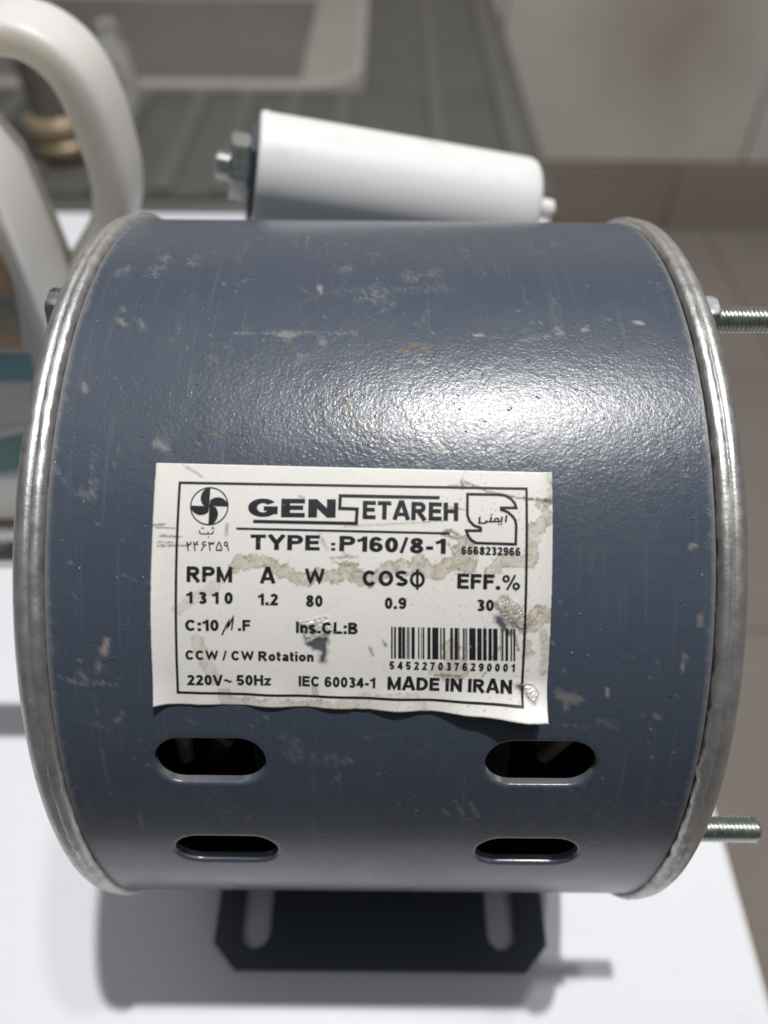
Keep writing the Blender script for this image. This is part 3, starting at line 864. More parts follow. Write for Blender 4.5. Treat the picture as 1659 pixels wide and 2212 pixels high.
def dpoly(x, y, P, closed=False):
    d = 1e9
    n = len(P)
    for i in range(n if closed else n - 1):
        ax_, ay_ = P[i]
        bx_, by_ = P[(i + 1) % n]
        L = max(1e-9, (bx_ - ax_) ** 2 + (by_ - ay_) ** 2)
        t = min(1, max(0, ((x - ax_) * (bx_ - ax_) + (y - ay_) * (by_ - ay_)) / L))
        d = min(d, math.hypot(x - ax_ - t * (bx_ - ax_), y - ay_ - t * (by_ - ay_)))
    return d


def lift(u, v):
    """how far the sticker stands off the shell (metres)"""
    vb = LB[0][1] + (LB[1][1] - LB[0][1]) * (u + 36) / 62
    t = max(0.0, (vb + 6.0 - v) / 6.0)
    A_ = .55 + .25 * math.sin(u * .62) + .2 * math.sin(u * .31 + 1) + 2.5 * sm(5, 24, u) - .9 * sm(-34, -25, u) * (1 - sm(-20, -5, u)) * .5
    h = max(.0, A_) * t * t * .001
    e = max(0.0, (-33.5 - u) / 2.6)
    h += .0005 * e * e * sm(75, 60, v)
    e = max(0.0, (u - 24.0) / 2.2)
    h += .0004 * e * e
    for P in FLAKES:
        d = dpoly(u, v, P, True)
        if inpoly(u, v, P) or d < .35:
            h += .00015 * (.8 + fbm(u * 1.6, v * 1.6, 2, 4)) * sm(-.1, .8, d + .35)
    h += .00002 * fbm(u * .25, v * .25, 1, 2)
    return .00008 + max(0, h)


def sticker():
    nu, nv = 270, 172
    verts, colr = [], []
    for j in range(nv + 1):
        b = j / nv
        for i in range(nu + 1):
            a = i / nu
            top = (LT[0][0] + (LT[1][0] - LT[0][0]) * a, LT[0][1] + (LT[1][1] - LT[0][1]) * a)
            bot = (LB[0][0] + (LB[1][0] - LB[0][0]) * a, LB[0][1] + (LB[1][1] - LB[0][1]) * a)
            u = bot[0] + (top[0] - bot[0]) * b
            v = bot[1] + (top[1] - bot[1]) * b
            if j == 0:
                v += .10 * fbm(u * .8, 3.0, 0, 2)
            if i in (0, nu):
                u += .06 * fbm(v * .9, 5.0, 0, 2)
            verts.append(cylpt(u, v, lift(u, v)))
            s = g = h = m_ = 0.0
            wx = u + .55 * fbm(u * .9, v * .9, 11, 4)
            wy = v + .55 * fbm(u * .9, v * .9, 17, 4)
            for P, wd, st in STAINS:
                bx0 = min(p[0] for p in P) - 3
                if u < bx0 or u > max(p[0] for p in P) + 3 or v < min(p[1] for p in P) - 3 or v > max(p[1] for p in P) + 3:
                    continue
                d = dpoly(wx, wy, P)
                if d < wd:
                    q = .55 + .45 * sm(.5, .98, d / wd)       # darker tide line
                    s = max(s, st * q * (.75 + .5 * fbm(u * .8, v * .8, 4, 3)) * sm(1.0, .93, d / wd))
                if d < wd * 1.2 and noise.noise(Vector((u * 3.1, v * 3.1, 1))) > .42:
                    g = max(g, .55 * st)
            for P, wd, st in LSCR:
                if u < min(p[0] for p in P) - 1.5 or u > max(p[0] for p in P) + 1.5 or v < min(p[1] for p in P) - 1.5 or v > max(p[1] for p in P) + 1.5:
                    continue
                d = dpoly(u + .15 * fbm(u * 2, v * 2, 5, 2), v + .15 * fbm(u * 2, v * 2, 8, 2), P)
                a2 = max(0, 1 - d / (wd + .16)) * st * (.45 + .8 * max(0, .5 + fbm(u * 2.2, v * 2.2, 6, 3)))
                g = max(g, min(.95, a2 * 1.5))
            for P in HOLES:
                if inpoly(wx * .5 + u * .5, wy * .5 + v * .5, P):
                    h = .95
                d = dpoly(wx, wy, P, True)
                if d < .6 and h < .5:
                    g = max(g, .7 * (1 - d / .6))
            for P in FLAKES:
                if inpoly(u, v, P):
                    m_ = .5 + .4 * fbm(u * 2.5, v * 2.5, 3, 4)
                    h = 0
                    n3 = fbm(u * 2.2, v * 2.2, 14, 4)
                    g = max(.5 * max(0, n3 * 2), 0)
                elif dpoly(u, v, P, True) < .3:
                    g = max(g, .55)
            # scattered grime, mostly on the right half
            n4 = noise.noise(Vector((u * 2.3, v * 2.3, 30)))
            if n4 > .56 - .06 * sm(0, 20, u):
                g = max(g, .5 * sm(.5, .62, n4) * (.35 + .65 * sm(-6, 18, u)))
            colr += [min(.97, s * 1.2), g, h, m_]
    faces = []
    for j in range(nv):
        for i in range(nu):
            q = j * (nu + 1) + i
            faces.append((q, q + 1, q + nu + 2, q + nu + 1))
    me = mesh("nameplate", verts, faces)
    at = me.color_attributes.new("print", 'FLOAT_COLOR', 'POINT')
    at.data.foreach_set('color', np.array(colr, dtype=np.float32))
    o = link("nameplate", me, STICKER, MO)
    md = o.modifiers.new("thickness", 'SOLIDIFY')
    md.thickness = .00012
    md.offset = -1
    tag(o, "worn silver-white nameplate sticker with peeling lower edge")
    return o


NP = sticker()
INKH = .00006


def ink(name, polys, verts, extra=0.0):
    me = mesh(name, [cylpt(a, b, lift(a, b) + INKH + extra) for a, b in verts], polys)
    bm = bmesh.new()
    bm.from_mesh(me)
    bmesh.ops.recalc_face_normals(bm, faces=bm.faces)
    bm.to_mesh(me)
    bm.free()
    return link(name, me, INK, NP, True)


# plain grotesque capitals drawn as strokes (cap height 1), after the sticker's lettering


def arc(cx, cy, rx, ry, a0, a1, n=12):
    return [(cx + rx * math.cos(rad(a0 + (a1 - a0) * i / n)), cy + ry * math.sin(rad(a0 + (a1 - a0) * i / n))) for i in range(n + 1)]


def glyph(c, t):
    """-> (list of (points, closed, width)), advance width"""
    h = t / 2
    o = []

    def s(*p, closed=False, w=t):
        o.append((list(p), closed, w))

    def dot(x, y, r=None):
        r = r or t * .56
        o.append(([(x, y - r), (x, y + r)], False, 2 * r))
    w = .72
    if c in 'CG':
        w = .76 if c == 'C' else .80
        s(*arc(w / 2, .5, w / 2 - h, .5 - h, 38, 322 if c == 'C' else 330, 22))
        if c == 'G':
            s((w / 2 + .02, .46), (w - h, .46), (w - h, .16))
    elif c == 'O':
        w = .80
        s(*arc(w / 2, .5, w / 2 - h, .5 - h, 0, 345, 23), closed=True)
    elif c == '0':
        w = .58
        s(*arc(w / 2, .5, w / 2 - h, .5 - h, 0, 345, 23), closed=True)
    elif c in 'Ss':
        w = .68
        p = arc(w / 2, .725, w / 2 - h, .275 - h, 22, 262, 12) + arc(w / 2, .275, w / 2 - h, .275 - h, 82, -158, 12)
        if c == 's':
            w = .52
            p = [(x * .76, y * .73) for x, y in p]
        s(*p)
    elif c == '3':
        w = .58
        s(*(arc(w / 2 - .02, .74, w / 2 - h, .26 - h, 155, -75, 11) + arc(w / 2, .27, w / 2 - h, .29 - h, 78, -155, 12)))
    elif c == '8':
        w = .60
        s(*arc(w / 2, .74, w / 2 - h - .03, .26 - h + .01, 0, 340, 17), closed=True)
        s(*arc(w / 2, .27, w / 2 - h, .27 - h + .015, 0, 340, 17), closed=True)
    elif c in '69':
        w = .60
        a = arc(w / 2, .32, w / 2 - h, .32 - h, 0, 345, 20)
        b = arc(w / 2, .60, w / 2 - h, .40 - h, 32, 205, 14)
        b[-1] = (h, .36)
        if c == '9':
            a = [(w - x, 1 - y) for x, y in a]
            b = [(w - x, 1 - y) for x, y in b]
        s(*a, closed=True)
        s(*b)
    elif c == '2':
        w = .58
        s(*(arc(w / 2, .70, w / 2 - h, .30 - h, 165, -38, 12) + [(h + .02, h), (w, h)]))
    elif c == '5':
        w = .58
        s(*([(w - .04, 1 - h), (.15, 1 - h), (.10, .50)] + arc(w / 2, .32, w / 2 - h, .32 - h, 125, -155, 14)))
    elif c == '4':
        w = .60
        s((w * .70, 0), (w * .70, .97))
        s((w * .66, .93), (h * .9, .30), (w, .30))
    elif c == '7':
        w = .56
        s((0, 1 - h), (w - h, 1 - h), (w * .52, .45), (w * .36, 0))
    elif c == '1':
        w = .44
        s((w - h, 0), (w - h, 1))
        s((w - h * 1.2, .90), (w * .42, .78), (0, .70), w=t * .85)
    elif c == 'A':
        w = .80
        s((h * .6, 0), (w / 2 - h * .35, 1 - h * .3), (w / 2 + h * .35, 1 - h * .3), (w - h * .6, 0))
        s((.2, .30), (w - .2, .30), w=t * .85)
    elif c == 'M':
        w = .86
        s((h, 0), (h, 1))
        s((w - h, 0), (w - h, 1))
        s((h, .93), (w / 2, .08), (w - h, .93), w=t * .8)
    elif c == 'N':
        w = .74
        s((h, 0), (h, 1))
        s((w - h, 0), (w - h, 1))
        s((h, .95), (w - h, .05))
    elif c in 'WV':
        if c == 'W':
            w = 1.05
            s((h * .7, 1), (w * .27, h * .5), (w / 2, 1 - h * .5), (w * .73, h * .5), (w - h * .7, 1), w=t * .85)
        else:
            w = .74
            s((h * .7, 1), (w / 2 - .03, h * .4), (w / 2 + .03, h * .4), (w - h * .7, 1))
    elif c == 'Y':
        w = .76
        s((h * .6, 1), (w / 2, .44), (w - h * .6, 1))
        s((w / 2, .46), (w / 2, 0))
    elif c in 'PR':
        w = .70 if c == 'P' else .76
        s((h, 0), (h, 1))
        bx = w - .06 if c == 'R' else w
        s(*([(h, 1 - h)] + arc(bx - .29, .70, .29 - h, .30 - h, 90, -90, 10) + [(h, .40 + h)]))
        if c == 'R':
            s((w * .46, .46), (w - h * .8, 0))
    elif c == 'B':
        w = .70
        s((h, 0), (h, 1))
        s(*([(h, 1 - h)] + arc(w - .32, .74, .28 - h, .26 - h, 90, -90, 9) + [(h, .48 + h * .5)]))
        s(*([(h, .52)] + arc(w - .29, .28, .29 - h, .28 - h, 80, -90, 9) + [(h, h)]))
    elif c == 'D':
        w = .74
        s(*([(h, h), (h, 1 - h)] + arc(w - .42, .5, .42 - h, .5 - h, 90, -90, 14)), closed=True)
    elif c in 'EFL':
        w = .64 if c != 'F' else .60
        s((h, 0), (h, 1))
        if c != 'L':
            s((h, 1 - h), (w, 1 - h))
            s((h, .52), (w * .93, .52))
        if c != 'F':
            s((h, h), (w, h))
    elif c == 'T':
        w = .68
        s((0, 1 - h), (w, 1 - h))
        s((w / 2, 0), (w / 2, 1 - h))
    elif c == 'H':
        w = .72
        s((h, 0), (h, 1))
        s((w - h, 0), (w - h, 1))
        s((h, .53), (w - h, .53))
    elif c == 'I':
        w = t
        s((h, 0), (h, 1))
    elif c == '/':
        w = .34
        s((.05, -.02), (w - .05, 1.02), w=t * .7)
    elif c == '-':
        w = .36
        s((.02, .36), (w - .02, .36))
    elif c == '.':
        w = t * 1.15
        dot(w / 2, t * .56)
    elif c == ':':
        w = t * 1.15
        dot(w / 2, t * .56)
        dot(w / 2, .62)
    elif c == '%':
        w = .98
        for cx, cy in ((.21, .74), (w - .21, .26)):
            s(*arc(cx, cy, .21 - h * .65, .26 - h * .65, 0, 340, 16), closed=True, w=t * .65)
        s((w * .28, 0), (w * .72, 1), w=t * .6)
    elif c == '~':
        w = .62
        s(*[(.04 + .54 * i / 14, .42 + .085 * math.sin(2 * math.pi * i / 14)) for i in range(15)], w=t * .8)
    elif c == 'n':
        w = .56
        s((h, 0), (h, .73))
        s(*([(h, .50)] + arc(w / 2 + h * .4, .45, w / 2 - h * 1.4, .28 - h, 150, 0, 8) + [(w - h, 0)]))
    elif c == 'o':
        w = .60
        s(*arc(w / 2, .365, w / 2 - h, .365 - h, 0, 340, 17), closed=True)
    elif c == 'a':
        w = .56
        s(*(arc(w / 2, .46, w / 2 - h, .27 - h, 155, 0, 8) + [(w - h, 0)]))
        s(*arc(w / 2 - .02, .21, w / 2 - h - .02, .21 - h * .9, 0, 340, 16), closed=True, w=t * .85)
    elif c == 't':
        w = .36
        s(*([(w * .42, .95), (w * .42, .25)] + arc(w * .42 + .14, .20, .14, .20 - h, 180, 285, 6)))
        s((0, .66), (w, .66), w=t * .8)
    elif c == 'i':
        w = t
        s((h, 0), (h, .73))
        s((h, .86), (h, 1))
    elif c == 'z':
        w = .50
        s((0, .73 - h), (w - h * .8, .73 - h), (h * .8, h), (w, h), w=t * .85)
    elif c == ' ':
        w = .20
    return o, w


def hand(kind):
    """right-to-left words and digits of the emblems, as strokes in a unit box"""
    if kind == 'digits':
        D_ = [
            (.62, [[(.08, 1), (.14, .7), (.27, 0)], [(.10, .95), (.20, .74), (.42, .70), (.56, .82), (.60, 1)]]),
            (.68, [[(.06, 1), (.12, .7), (.25, 0)], [(.62, .98), (.42, .96), (.33, .84), (.40, .72), (.64, .70)], [(.40, .70), (.14, .72)]]),
            (.72, [[(.66, .95), (.42, 1), (.24, .88), (.26, .70), (.44, .62), (.72, .68)], [(.52, .63), (.30, .36), (.08, 0)]]),
            (.74, [[(.06, 1), (.12, .7), (.25, 0)], [(.10, .92), (.20, .74), (.34, .76), (.40, .96)], [(.40, .96), (.46, .74), (.62, .76), (.70, 1)]]),
            (.72, [[(.34, 1), (.46, .78), (.62, .45), (.68, .18), (.60, .05), (.46, .05), (.35, .14), (.22, .05), (.08, .05), (.02, .18), (.08, .45), (.22, .78), (.34, 1)]]),
            (.60, [arc(.24, .76, .18, .22, 0, 360, 12), [(.42, .82), (.43, .45), (.56, 0)]])]
        out, x = [], 0
        for w_, st in D_:
            out += [([(x + a * .85, b) for a, b in p], False, .125) for p in st]
            x += w_ * .85 + .17
        return out, x - .17
    if kind == 'word':
        q = .105
        out = [([(.02, .66), (.0, .46), (.10, .34), (.45, .32), (.80, .32)], False, q), ([(.78, .54), (.80, .32)], False, q), ([(.80, .32), (1.12, .33), (1.22, .38), (1.25, .62)], False, q)]
        for x, y in ((.22, .86), (.38, .86), (.82, .04), (1.12, .82), (1.30, .82), (1.21, .96)):
            out.append(([(x, y - .055), (x, y + .055)], False, .12))
        return out, 1.35
    q = .17
    out = [([(2.42, .22), (2.42, 1.0)], False, q), ([(2.05, .82), (2.05, .27), (1.2, .27)], False, q), (arc(1.62, .45, .17, .20, -90, 270, 14), False, q * .9),
           ([(1.12, .82), (1.12, .27), (.72, .27)], False, q), ([(.74, .40), (.72, .10), (.22, .10), (.16, .10), (.14, .80)], False, q)]
    for x, y in ((1.12, 1.06), (1.86, -.02), (2.08, -.02)):
        out.append(([(x, y - .07), (x, y + .07)], False, .15))
    return out, 2.5


def stroke_poly(P, wd, closed):
    m = len(P)
    L, Rr = [], []
    for i in range(m):
        p = P[i]
        pa = P[(i - 1) % m] if (closed or i > 0) else None
        pb = P[(i + 1) % m] if (closed or i < m - 1) else None
        d1 = Vector((p[0] - pa[0], p[1] - pa[1])).normalized() if pa else None
        d2 = Vector((pb[0] - p[0], pb[1] - p[1])).normalized() if pb else None
        d1 = d1 or d2
        d2 = d2 or d1
        n1, n2 = Vector((-d1.y, d1.x)), Vector((-d2.y, d2.x))
        nn = n1 + n2
        nn = nn / max(.45, nn.dot(n1)) if nn.length > 1e-3 else n1
        L.append((p[0] + nn.x * wd / 2, p[1] + nn.y * wd / 2))
        Rr.append((p[0] - nn.x * wd / 2, p[1] - nn.y * wd / 2))
    return L, Rr


def text_mesh(strokes):
    vs_, fs = [], []
    for P, closed, wd in strokes:
        # straight strokes get extra points so that they follow the curve of the shell
        Q = []
        m = len(P)
        for i in range(m if closed else m - 1):
            a, b = P[i], P[(i + 1) % m]
            kk = max(1, int(math.hypot(b[0] - a[0], b[1] - a[1]) / .3))
            Q += [(a[0] + (b[0] - a[0]) * j / kk, a[1] + (b[1] - a[1]) * j / kk) for j in range(kk)]
        if not closed:
            Q.append(P[-1])
        L, Rr = stroke_poly(Q, wd, closed)
        b = len(vs_)
        n = len(Q)
        for l_, r_ in zip(L, Rr):
            vs_ += [l_, r_]
        for i in range(n if closed else n - 1):
            j = (i + 1) % n
            fs.append((b + 2 * i, b + 2 * i + 1, b + 2 * j + 1, b + 2 * j))
    return vs_, fs


def layout(s, t):
    out, x = [], 0
    for ch_ in s:
        st, w_ = glyph(ch_, t)
        out += [([(x + a, b) for a, b in P], c, wd) for P, c, wd in st]
        x += w_ + .09
    return out


def put_text(row, strokes, boxfit):
    s, u0, v0, u1, v1, hgt, bold, shear = row
    vs_, fs = text_mesh(strokes)
    xs = [p[0] for p in vs_]
    ys = [p[1] for p in vs_]
    x0, x1 = min(xs), max(xs)
    y0, sy = (min(ys), hgt / (max(ys) - min(ys))) if boxfit else (0, hgt)
    L = math.hypot(u1 - u0, v1 - v0)
    sx = L / (x1 - x0)
    dx, dy = (u1 - u0) / L, (v1 - v0) / L
    out = []
    for x, y in vs_:
        a, b = (x - x0) * sx, (y - y0) * sy
        a += shear * b
        out.append((u0 + a * dx - b * dy, v0 + a * dy + b * dx))
    ink("lettering", fs, out)


for r_ in TEXTS:
    put_text(r_, layout(r_[0], .185 + r_[6] * 1.6), False)
for r_, k_ in zip(BOX_TEXTS, ('word', 'digits', 'safety')):
    put_text(r_, hand(k_)[0], True)
put_text(BOX_TEXTS[3], [(arc(.4, .5, .31, .36, 0, 345, 23), True, .16), ([(.4, -.06), (.4, 1.06)], False, .14)], True)


def ribbon(name, P, wd, closed=False):
    # densify then mitre
    Q = []
    n = len(P)
    for i in range(n if closed else n - 1):
        a, b = P[i], P[(i + 1) % n]
        L = math.hypot(b[0] - a[0], b[1] - a[1])
        m = max(1, int(L / .8))
        for k_ in range(m):
            Q.append((a[0] + (b[0] - a[0]) * k_ / m, a[1] + (b[1] - a[1]) * k_ / m))
    if not closed:
        Q.append(P[-1])
    m = len(Q)
    verts = []
    for i in range(m):
        p = Q[i]
        pa = Q[(i - 1) % m] if (closed or i > 0) else None
        pb = Q[(i + 1) % m] if (closed or i < m - 1) else None
        d1 = Vector((p[0] - pa[0], p[1] - pa[1])).normalized() if pa else None
        d2 = Vector((pb[0] - p[0], pb[1] - p[1])).normalized() if pb else None
        d1 = d1 or d2
        d2 = d2 or d1
        n1, n2 = Vector((-d1.y, d1.x)), Vector((-d2.y, d2.x))
        nn = (n1 + n2)
        nn = nn / max(.35, nn.dot(n1)) if nn.length > 1e-3 else n1
        hw = wd / 2
        verts += [(p[0] + nn.x * hw, p[1] + nn.y * hw), (p[0] - nn.x * hw, p[1] - nn.y * hw)]
    faces = [(2 * i, 2 * i + 1, 2 * ((i + 1) % m) + 1, 2 * ((i + 1) % m)) for i in range(m if closed else m - 1)]
    return ink(name, faces, verts)


ribbon("printed_border", BORDER, .40, True)
ribbon("printed_letter", LOGO_S, .52)
ribbon("printed_rule", RULE, .34)
ribbon("safety_emblem", SAFE, .42, True)
ribbon("printed_letter", MICRO, .26)
for q in BARS:
    vv_, ff_ = [], []
    for i in range(7):
        t = i / 6
        vv_ += [(q[0][0] + (q[3][0] - q[0][0]) * t, q[0][1] + (q[3][1] - q[0][1]) * t), (q[1][0] + (q[2][0] - q[1][0]) * t, q[1][1] + (q[2][1] - q[1][1]) * t)]
        if i:
            ff_.append((2 * i - 2, 2 * i - 1, 2 * i + 1, 2 * i))
    ink("barcode_bar", ff_, vv_)
# fan emblem: ring with four curved blades
fc, fl_, ftp = FAN
fr = .5 * (math.hypot(fc[0] - fl_[0], fc[1] - fl_[1]) + math.hypot(fc[0] - ftp[0], fc[1] - ftp[1]))
ribbon("emblem_ring", [(fc[0] + fr * math.cos(rad(a)), fc[1] + fr * math.sin(rad(a))) for a in range(0, 360, 6)], .20, True)
blade = [(0, 0), (.02, .97), (-.15, .97), (-.30, .88), (-.42, .72), (-.48, .52), (-.48, .34), (-.42, .18), (-.33, .04)]
for q in range(4):
    a = rad(-90 * q)
    ca, sa = math.cos(a), math.sin(a)
    ink("emblem_blade", [tuple(range(len(blade)))], [(fc[0] + fr * (x * ca - y * sa), fc[1] + fr * (x * sa + y * ca)) for x, y in blade], .000002 * q)

# ------------------------------------------------------------------ jug on its wooden block
box("wooden_block", (-.235, .066, .0008), (-.085, .175, .0138), WOOD, None, .0060, 3)
tag(bpy.data.objects["wooden_block"], "low brown wooden block under the white plastic jug", "block")
JG = empty("plastic_jug", (-.155, .115, .0142), "white plastic jug with loop handle and printed label, left of the motor", "jug")


def loft(name, secs, mat, parent):
    """secs: list of (z, x0, x1, y0, y1, corner radius)"""
    verts, faces = [], []
    nper = 9
    for z, x0, x1, y0, y1, cr in secs:
        cb_ = min(.018, (y1 - y0) * .45)
        for cx, cy, a0, cr in ((x1 - cb_, y1 - cb_, 0, cb_), (x0 + cb_, y1 - cb_, 90, cb_), (x0 + cr, y0 + cr, 180, cr), (x1 - cr, y0 + cr, 270, cr)):
            for i in range(nper):
                a = rad(a0 + 90 * i / (nper - 1))
                verts.append((cx + cr * math.cos(a), cy + cr * math.sin(a), z))
    n = nper * 4
    for i in range(len(secs) - 1):
        for k_ in range(n):
            k2 = (k_ + 1) % n
            faces.append((i * n + k_, i * n + k2, (i + 1) * n + k2, (i + 1) * n + k_))
    faces.append(tuple(range(n))[::-1])
    faces.append(tuple((len(secs) - 1) * n + k_ for k_ in range(n)))
    return sharp(link(name, mesh(name, verts, faces), mat, parent), 50)


JX0, JX1, JY0, JY1 = -.215, -.1045, .0735, .122
loft("body", [(.0142, JX0 + .004, JX1 - .004, JY0 + .004, JY1 - .004, .008), (.0150, JX0 + .002, JX1 - .002, JY0 + .002, JY1 - .002, .008), (.018, JX0, JX1, JY0, JY1, .008),
              (.05, JX0, JX1, JY0, JY1, .006), (.10, JX0, JX1, JY0, JY1, .005), (.125, JX0, JX1 - .0005, JY0, JY1 - .002, .005), (.150, JX0, JX1 - .002, JY0 + .001, JY1 - .004, .005),
              (.165, JX0 + .005, JX1 - .009, JY0 + .003, JY1 - .006, .007), (.176, JX0 + .015, JX1 - .020, JY0 + .008, JY1 - .010, .010), (.180, JX0 + .03, JX1 - .033, JY0 + .012, JY1 - .014, .010)], HDPE, JG)
lathe("screw_cap", [(.179, .001), (.179, .017), (.182, .0175), (.198, .017), (.200, .0155), (.2002, .001)], BLUEINK, JG, 40, 'Z', (-.178, .108, 0))


def sweep(name, path, wx, wy, mat, parent):
    """rounded-section tube along a path in the x-z plane; wx in-plane half width, wy half depth"""
    n = 24
    verts, faces = [], []
    m = len(path)
    for i, (x, y, z, sc_) in enumerate(path):
        a = Vector(path[max(0, i - 1)][:3])
        b = Vector(path[min(m - 1, i + 1)][:3])
        t = (b - a).normalized()
        yv = Vector((0, 1, 0))
        nv_ = t.cross(yv).normalized()
        for k_ in range(n):
            an = 2 * math.pi * k_ / n
            c, s = math.cos(an), math.sin(an)
            c = math.copysign(abs(c) ** .45, c)
            s = math.copysign(abs(s) ** .45, s)
            verts.append(Vector((x, y, z)) + nv_ * (c * wx * sc_) + yv * (s * wy))
    for i in range(m - 1):
        for k_ in range(n):
            k2 = (k_ + 1) % n
            faces.append((i * n + k_, i * n + k2, (i + 1) * n + k2, (i + 1) * n + k_))
    faces.append(tuple(range(n)))
    faces.append(tuple((m - 1) * n + k_ for k_ in range(n))[::-1])
    me = mesh(name, verts, faces)
    bm = bmesh.new()
    bm.from_mesh(me)
    bmesh.ops.recalc_face_normals(bm, faces=bm.faces)
    bm.to_mesh(me)
    bm.free()
    return link(name, me, mat, parent)


ctrl = [(-.150, .112, .172, .9), (-.128, .112, .1775, .9), (-.108, .112, .1795, .9), (-.097, .112, .178, .95), (-.0895, .112, .172, 1.05), (-.086, .112, .163, 1.1), (-.0845, .112, .150, 1.1),
        (-.0848, .112, .138, 1.1), (-.088, .112, .127, 1.1), (-.0965, .112, .115, 1.15), (-.106, .112, .103, 1.25), (-.116, .112, .090, 1.3), (-.126, .112, .078, 1.3)]


def catmull(P, per=5):
    out = []
    for i in range(len(P) - 1):
        p0, p1, p2, p3 = (np.array(P[max(0, min(len(P) - 1, i + j))]) for j in (-1, 0, 1, 2))
        for k_ in range(per):
            t = k_ / per
            out.append(tuple(.5 * (2 * p1 + (p2 - p0) * t + (2 * p0 - 5 * p1 + 4 * p2 - p3) * t * t + (3 * p1 - p0 - 3 * p2 + p3) * t ** 3)))
    out.append(tuple(P[-1]))
    return out


sweep("handle", catmull(ctrl), .0056, .0120, HDPE, JG)

lathe("edge_bead", [(.020, .0002), (.021, .0013), (.148, .0013), (.150, .0002)], HDPE, JG, 12, "Z", (JX1 - .0012, JY0 + .0010, 0))
yl = JY0 - .0004


def panel(name, pts, mat, yy, parent=JG):
    n = len(pts)
    v = [(x, yy, z) for x, z in pts] + [(x, yy + .0003, z) for x, z in pts]
    f = [tuple(range(n)), tuple(range(n, 2 * n))[::-1]] + [(i, i + n, (i + 1) % n + n, (i + 1) % n) for i in range(n)]
    me = mesh(name, v, f)
    bm = bmesh.new()
    bm.from_mesh(me)
    bmesh.ops.recalc_face_normals(bm, faces=bm.faces)
    bm.to_mesh(me)
    bm.free()
    return link(name, me, mat, parent, False)


def arcband(za, zb, x0, x1, sag):
    n = 12
    cx = -.160
    f = lambda x, z: z + sag * ((x - cx) / .05) ** 2
    xs = [x0 + (x1 - x0) * i / n for i in range(n + 1)]
    return [(x, f(x, za)) for x in xs] + [(x, f(x, zb)) for x in reversed(xs)]


LBp = panel("printed_label", arcband(.040, .140, -.205, -.1095, .006), HDPE, yl)
panel("label_picture", [(-.195, .101), (-.1155, .101), (-.1125, .112), (-.110, .125), (-.1100, .134), (-.195, .140)], PICT, yl - .0004, LBp)
panel("label_banner", [(-.195, .084), (-.1155, .088), (-.1135, .0985), (-.195, .0985)], BLUEINK, yl - .0004, LBp)
panel("label_stripe", arcband(.061, .0635, -.203, -.1105, .012), GREYINK, yl - .0004, LBp)
panel("label_band", arcband(.043, .0585, -.203, -.1105, .012), TEAL, yl - .0004, LBp)

# ------------------------------------------------------------------ background
BZ = -.15
BN = empty("steel_sink", (-.3, 1.05, FZ), "dark steel sink unit with ribbed drainboard and rounded basin behind the table", "sink")
# drainboard: an L round the basin opening
BX, BY = -.035, 1.015           # right and near edge of the basin opening
box("drainboard", (-.95, .700, BZ - .03), (.190, BY - .0005, BZ), BENCH, BN, .003, 2)
box("drainboard", (BX + .0005, BY, BZ - .03), (.190, 1.52, BZ), BENCH, BN, .003, 2)
box("front_lip", (-.95, .676, BZ - .026), (.188, .6995, BZ - .004), RIB, BN, .006, 3)
for xr, wr, ye in ((.158, .012, 1.51), (.064, .010, 1.51), (-.06, .012, 1.0), (-.125, .010, 1.0), (-.19, .010, 1.0), (-.255, .012, 1.0), (-.33, .012, 1.0), (-.41, .012, 1.0), (-.50, .012, 1.0)):
    box("rib", (xr - wr, .706, BZ + .0003), (xr + wr, ye, BZ + .0050), RIB, BN, .0024, 2)


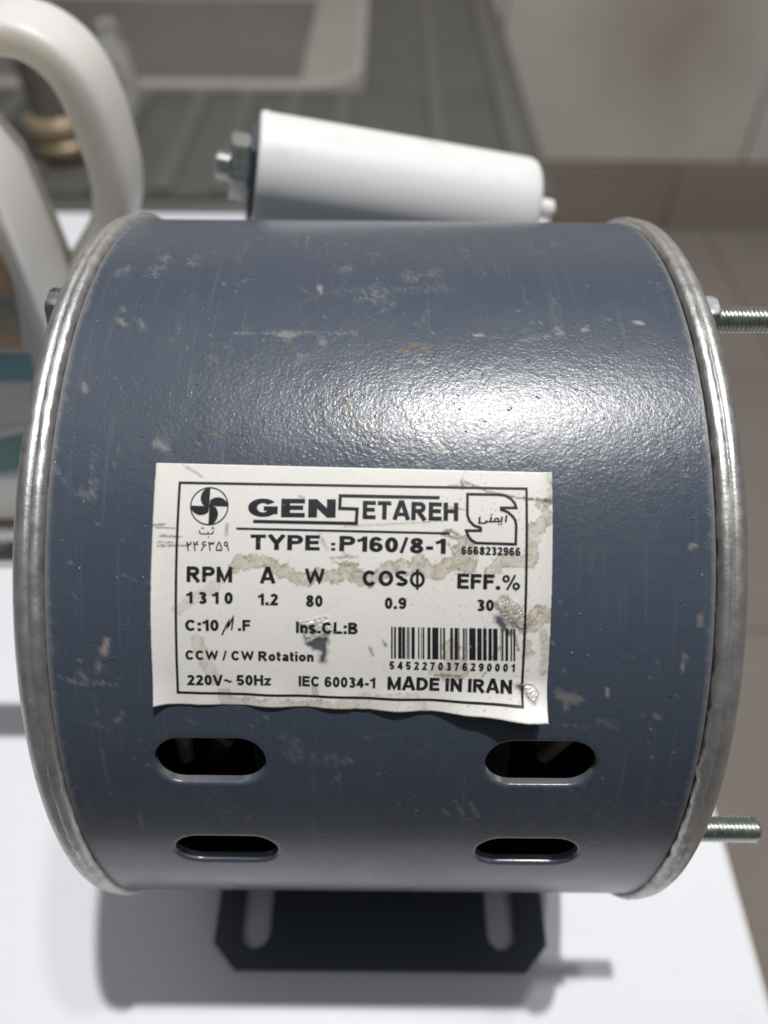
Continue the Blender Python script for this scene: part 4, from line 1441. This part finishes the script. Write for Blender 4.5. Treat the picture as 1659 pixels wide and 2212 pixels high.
def basin():
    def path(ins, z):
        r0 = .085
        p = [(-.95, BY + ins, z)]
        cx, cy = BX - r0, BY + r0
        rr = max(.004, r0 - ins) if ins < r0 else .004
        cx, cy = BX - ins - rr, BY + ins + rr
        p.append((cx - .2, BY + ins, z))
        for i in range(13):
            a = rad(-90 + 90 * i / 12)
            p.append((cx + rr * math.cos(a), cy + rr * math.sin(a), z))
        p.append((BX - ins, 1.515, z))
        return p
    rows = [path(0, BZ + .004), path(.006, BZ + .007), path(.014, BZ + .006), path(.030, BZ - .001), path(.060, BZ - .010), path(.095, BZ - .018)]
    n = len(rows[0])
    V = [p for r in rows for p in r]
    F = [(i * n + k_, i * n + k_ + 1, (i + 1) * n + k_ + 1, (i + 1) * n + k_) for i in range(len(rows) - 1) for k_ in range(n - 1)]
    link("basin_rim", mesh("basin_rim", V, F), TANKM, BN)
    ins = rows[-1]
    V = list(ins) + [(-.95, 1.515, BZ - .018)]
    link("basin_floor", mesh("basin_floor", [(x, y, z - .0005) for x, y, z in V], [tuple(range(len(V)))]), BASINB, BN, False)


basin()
for sx in (-.92, .15):
    for sy in (.73, 1.48):
        box("leg", (sx - .02, sy - .02, FZ + .002), (sx + .02, sy + .02, BZ - .0302), BENCH, BN, .002, 1)

vb = empty("brass_valve", (-.385, .80, BZ + .006), "brass ringed pipe fitting seen through the jug handle", "fitting")
lathe("brass_rings", [(BZ + .0062, .001), (BZ + .0062, .034), (BZ + .012, .038), (BZ + .022, .038), (BZ + .026, .033), (BZ + .032, .033), (BZ + .036, .039), (BZ + .046, .037), (BZ + .050, .030), (BZ + .052, .001)], BRASS, vb, 48, 'Z', (-.385, .80, 0))
lathe("valve_stem", [(BZ + .0522, .001), (BZ + .0522, .026), (BZ + .10, .028), (BZ + .20, .028), (BZ + .205, .024), (BZ + .205, .001)], GREYMET, vb, 48, 'Z', (-.385, .80, 0))

bo = empty("clear_bottle", (-.345, .93, BZ + .006), "small clear plastic bottle behind the jug handle", "bottle")
lathe("bottle_body", [(BZ + .0062, .001), (BZ + .0062, .020), (BZ + .010, .023), (BZ + .070, .023), (BZ + .085, .015), (BZ + .09, .012), (BZ + .0902, .001)], CLEAR, bo, 40, 'Z', (-.345, .93, 0))
lathe("bottle_cap", [(BZ + .0905, .001), (BZ + .0905, .013), (BZ + .104, .013), (BZ + .106, .011), (BZ + .106, .001)], CLEAR, bo, 32, 'Z', (-.345, .93, 0))
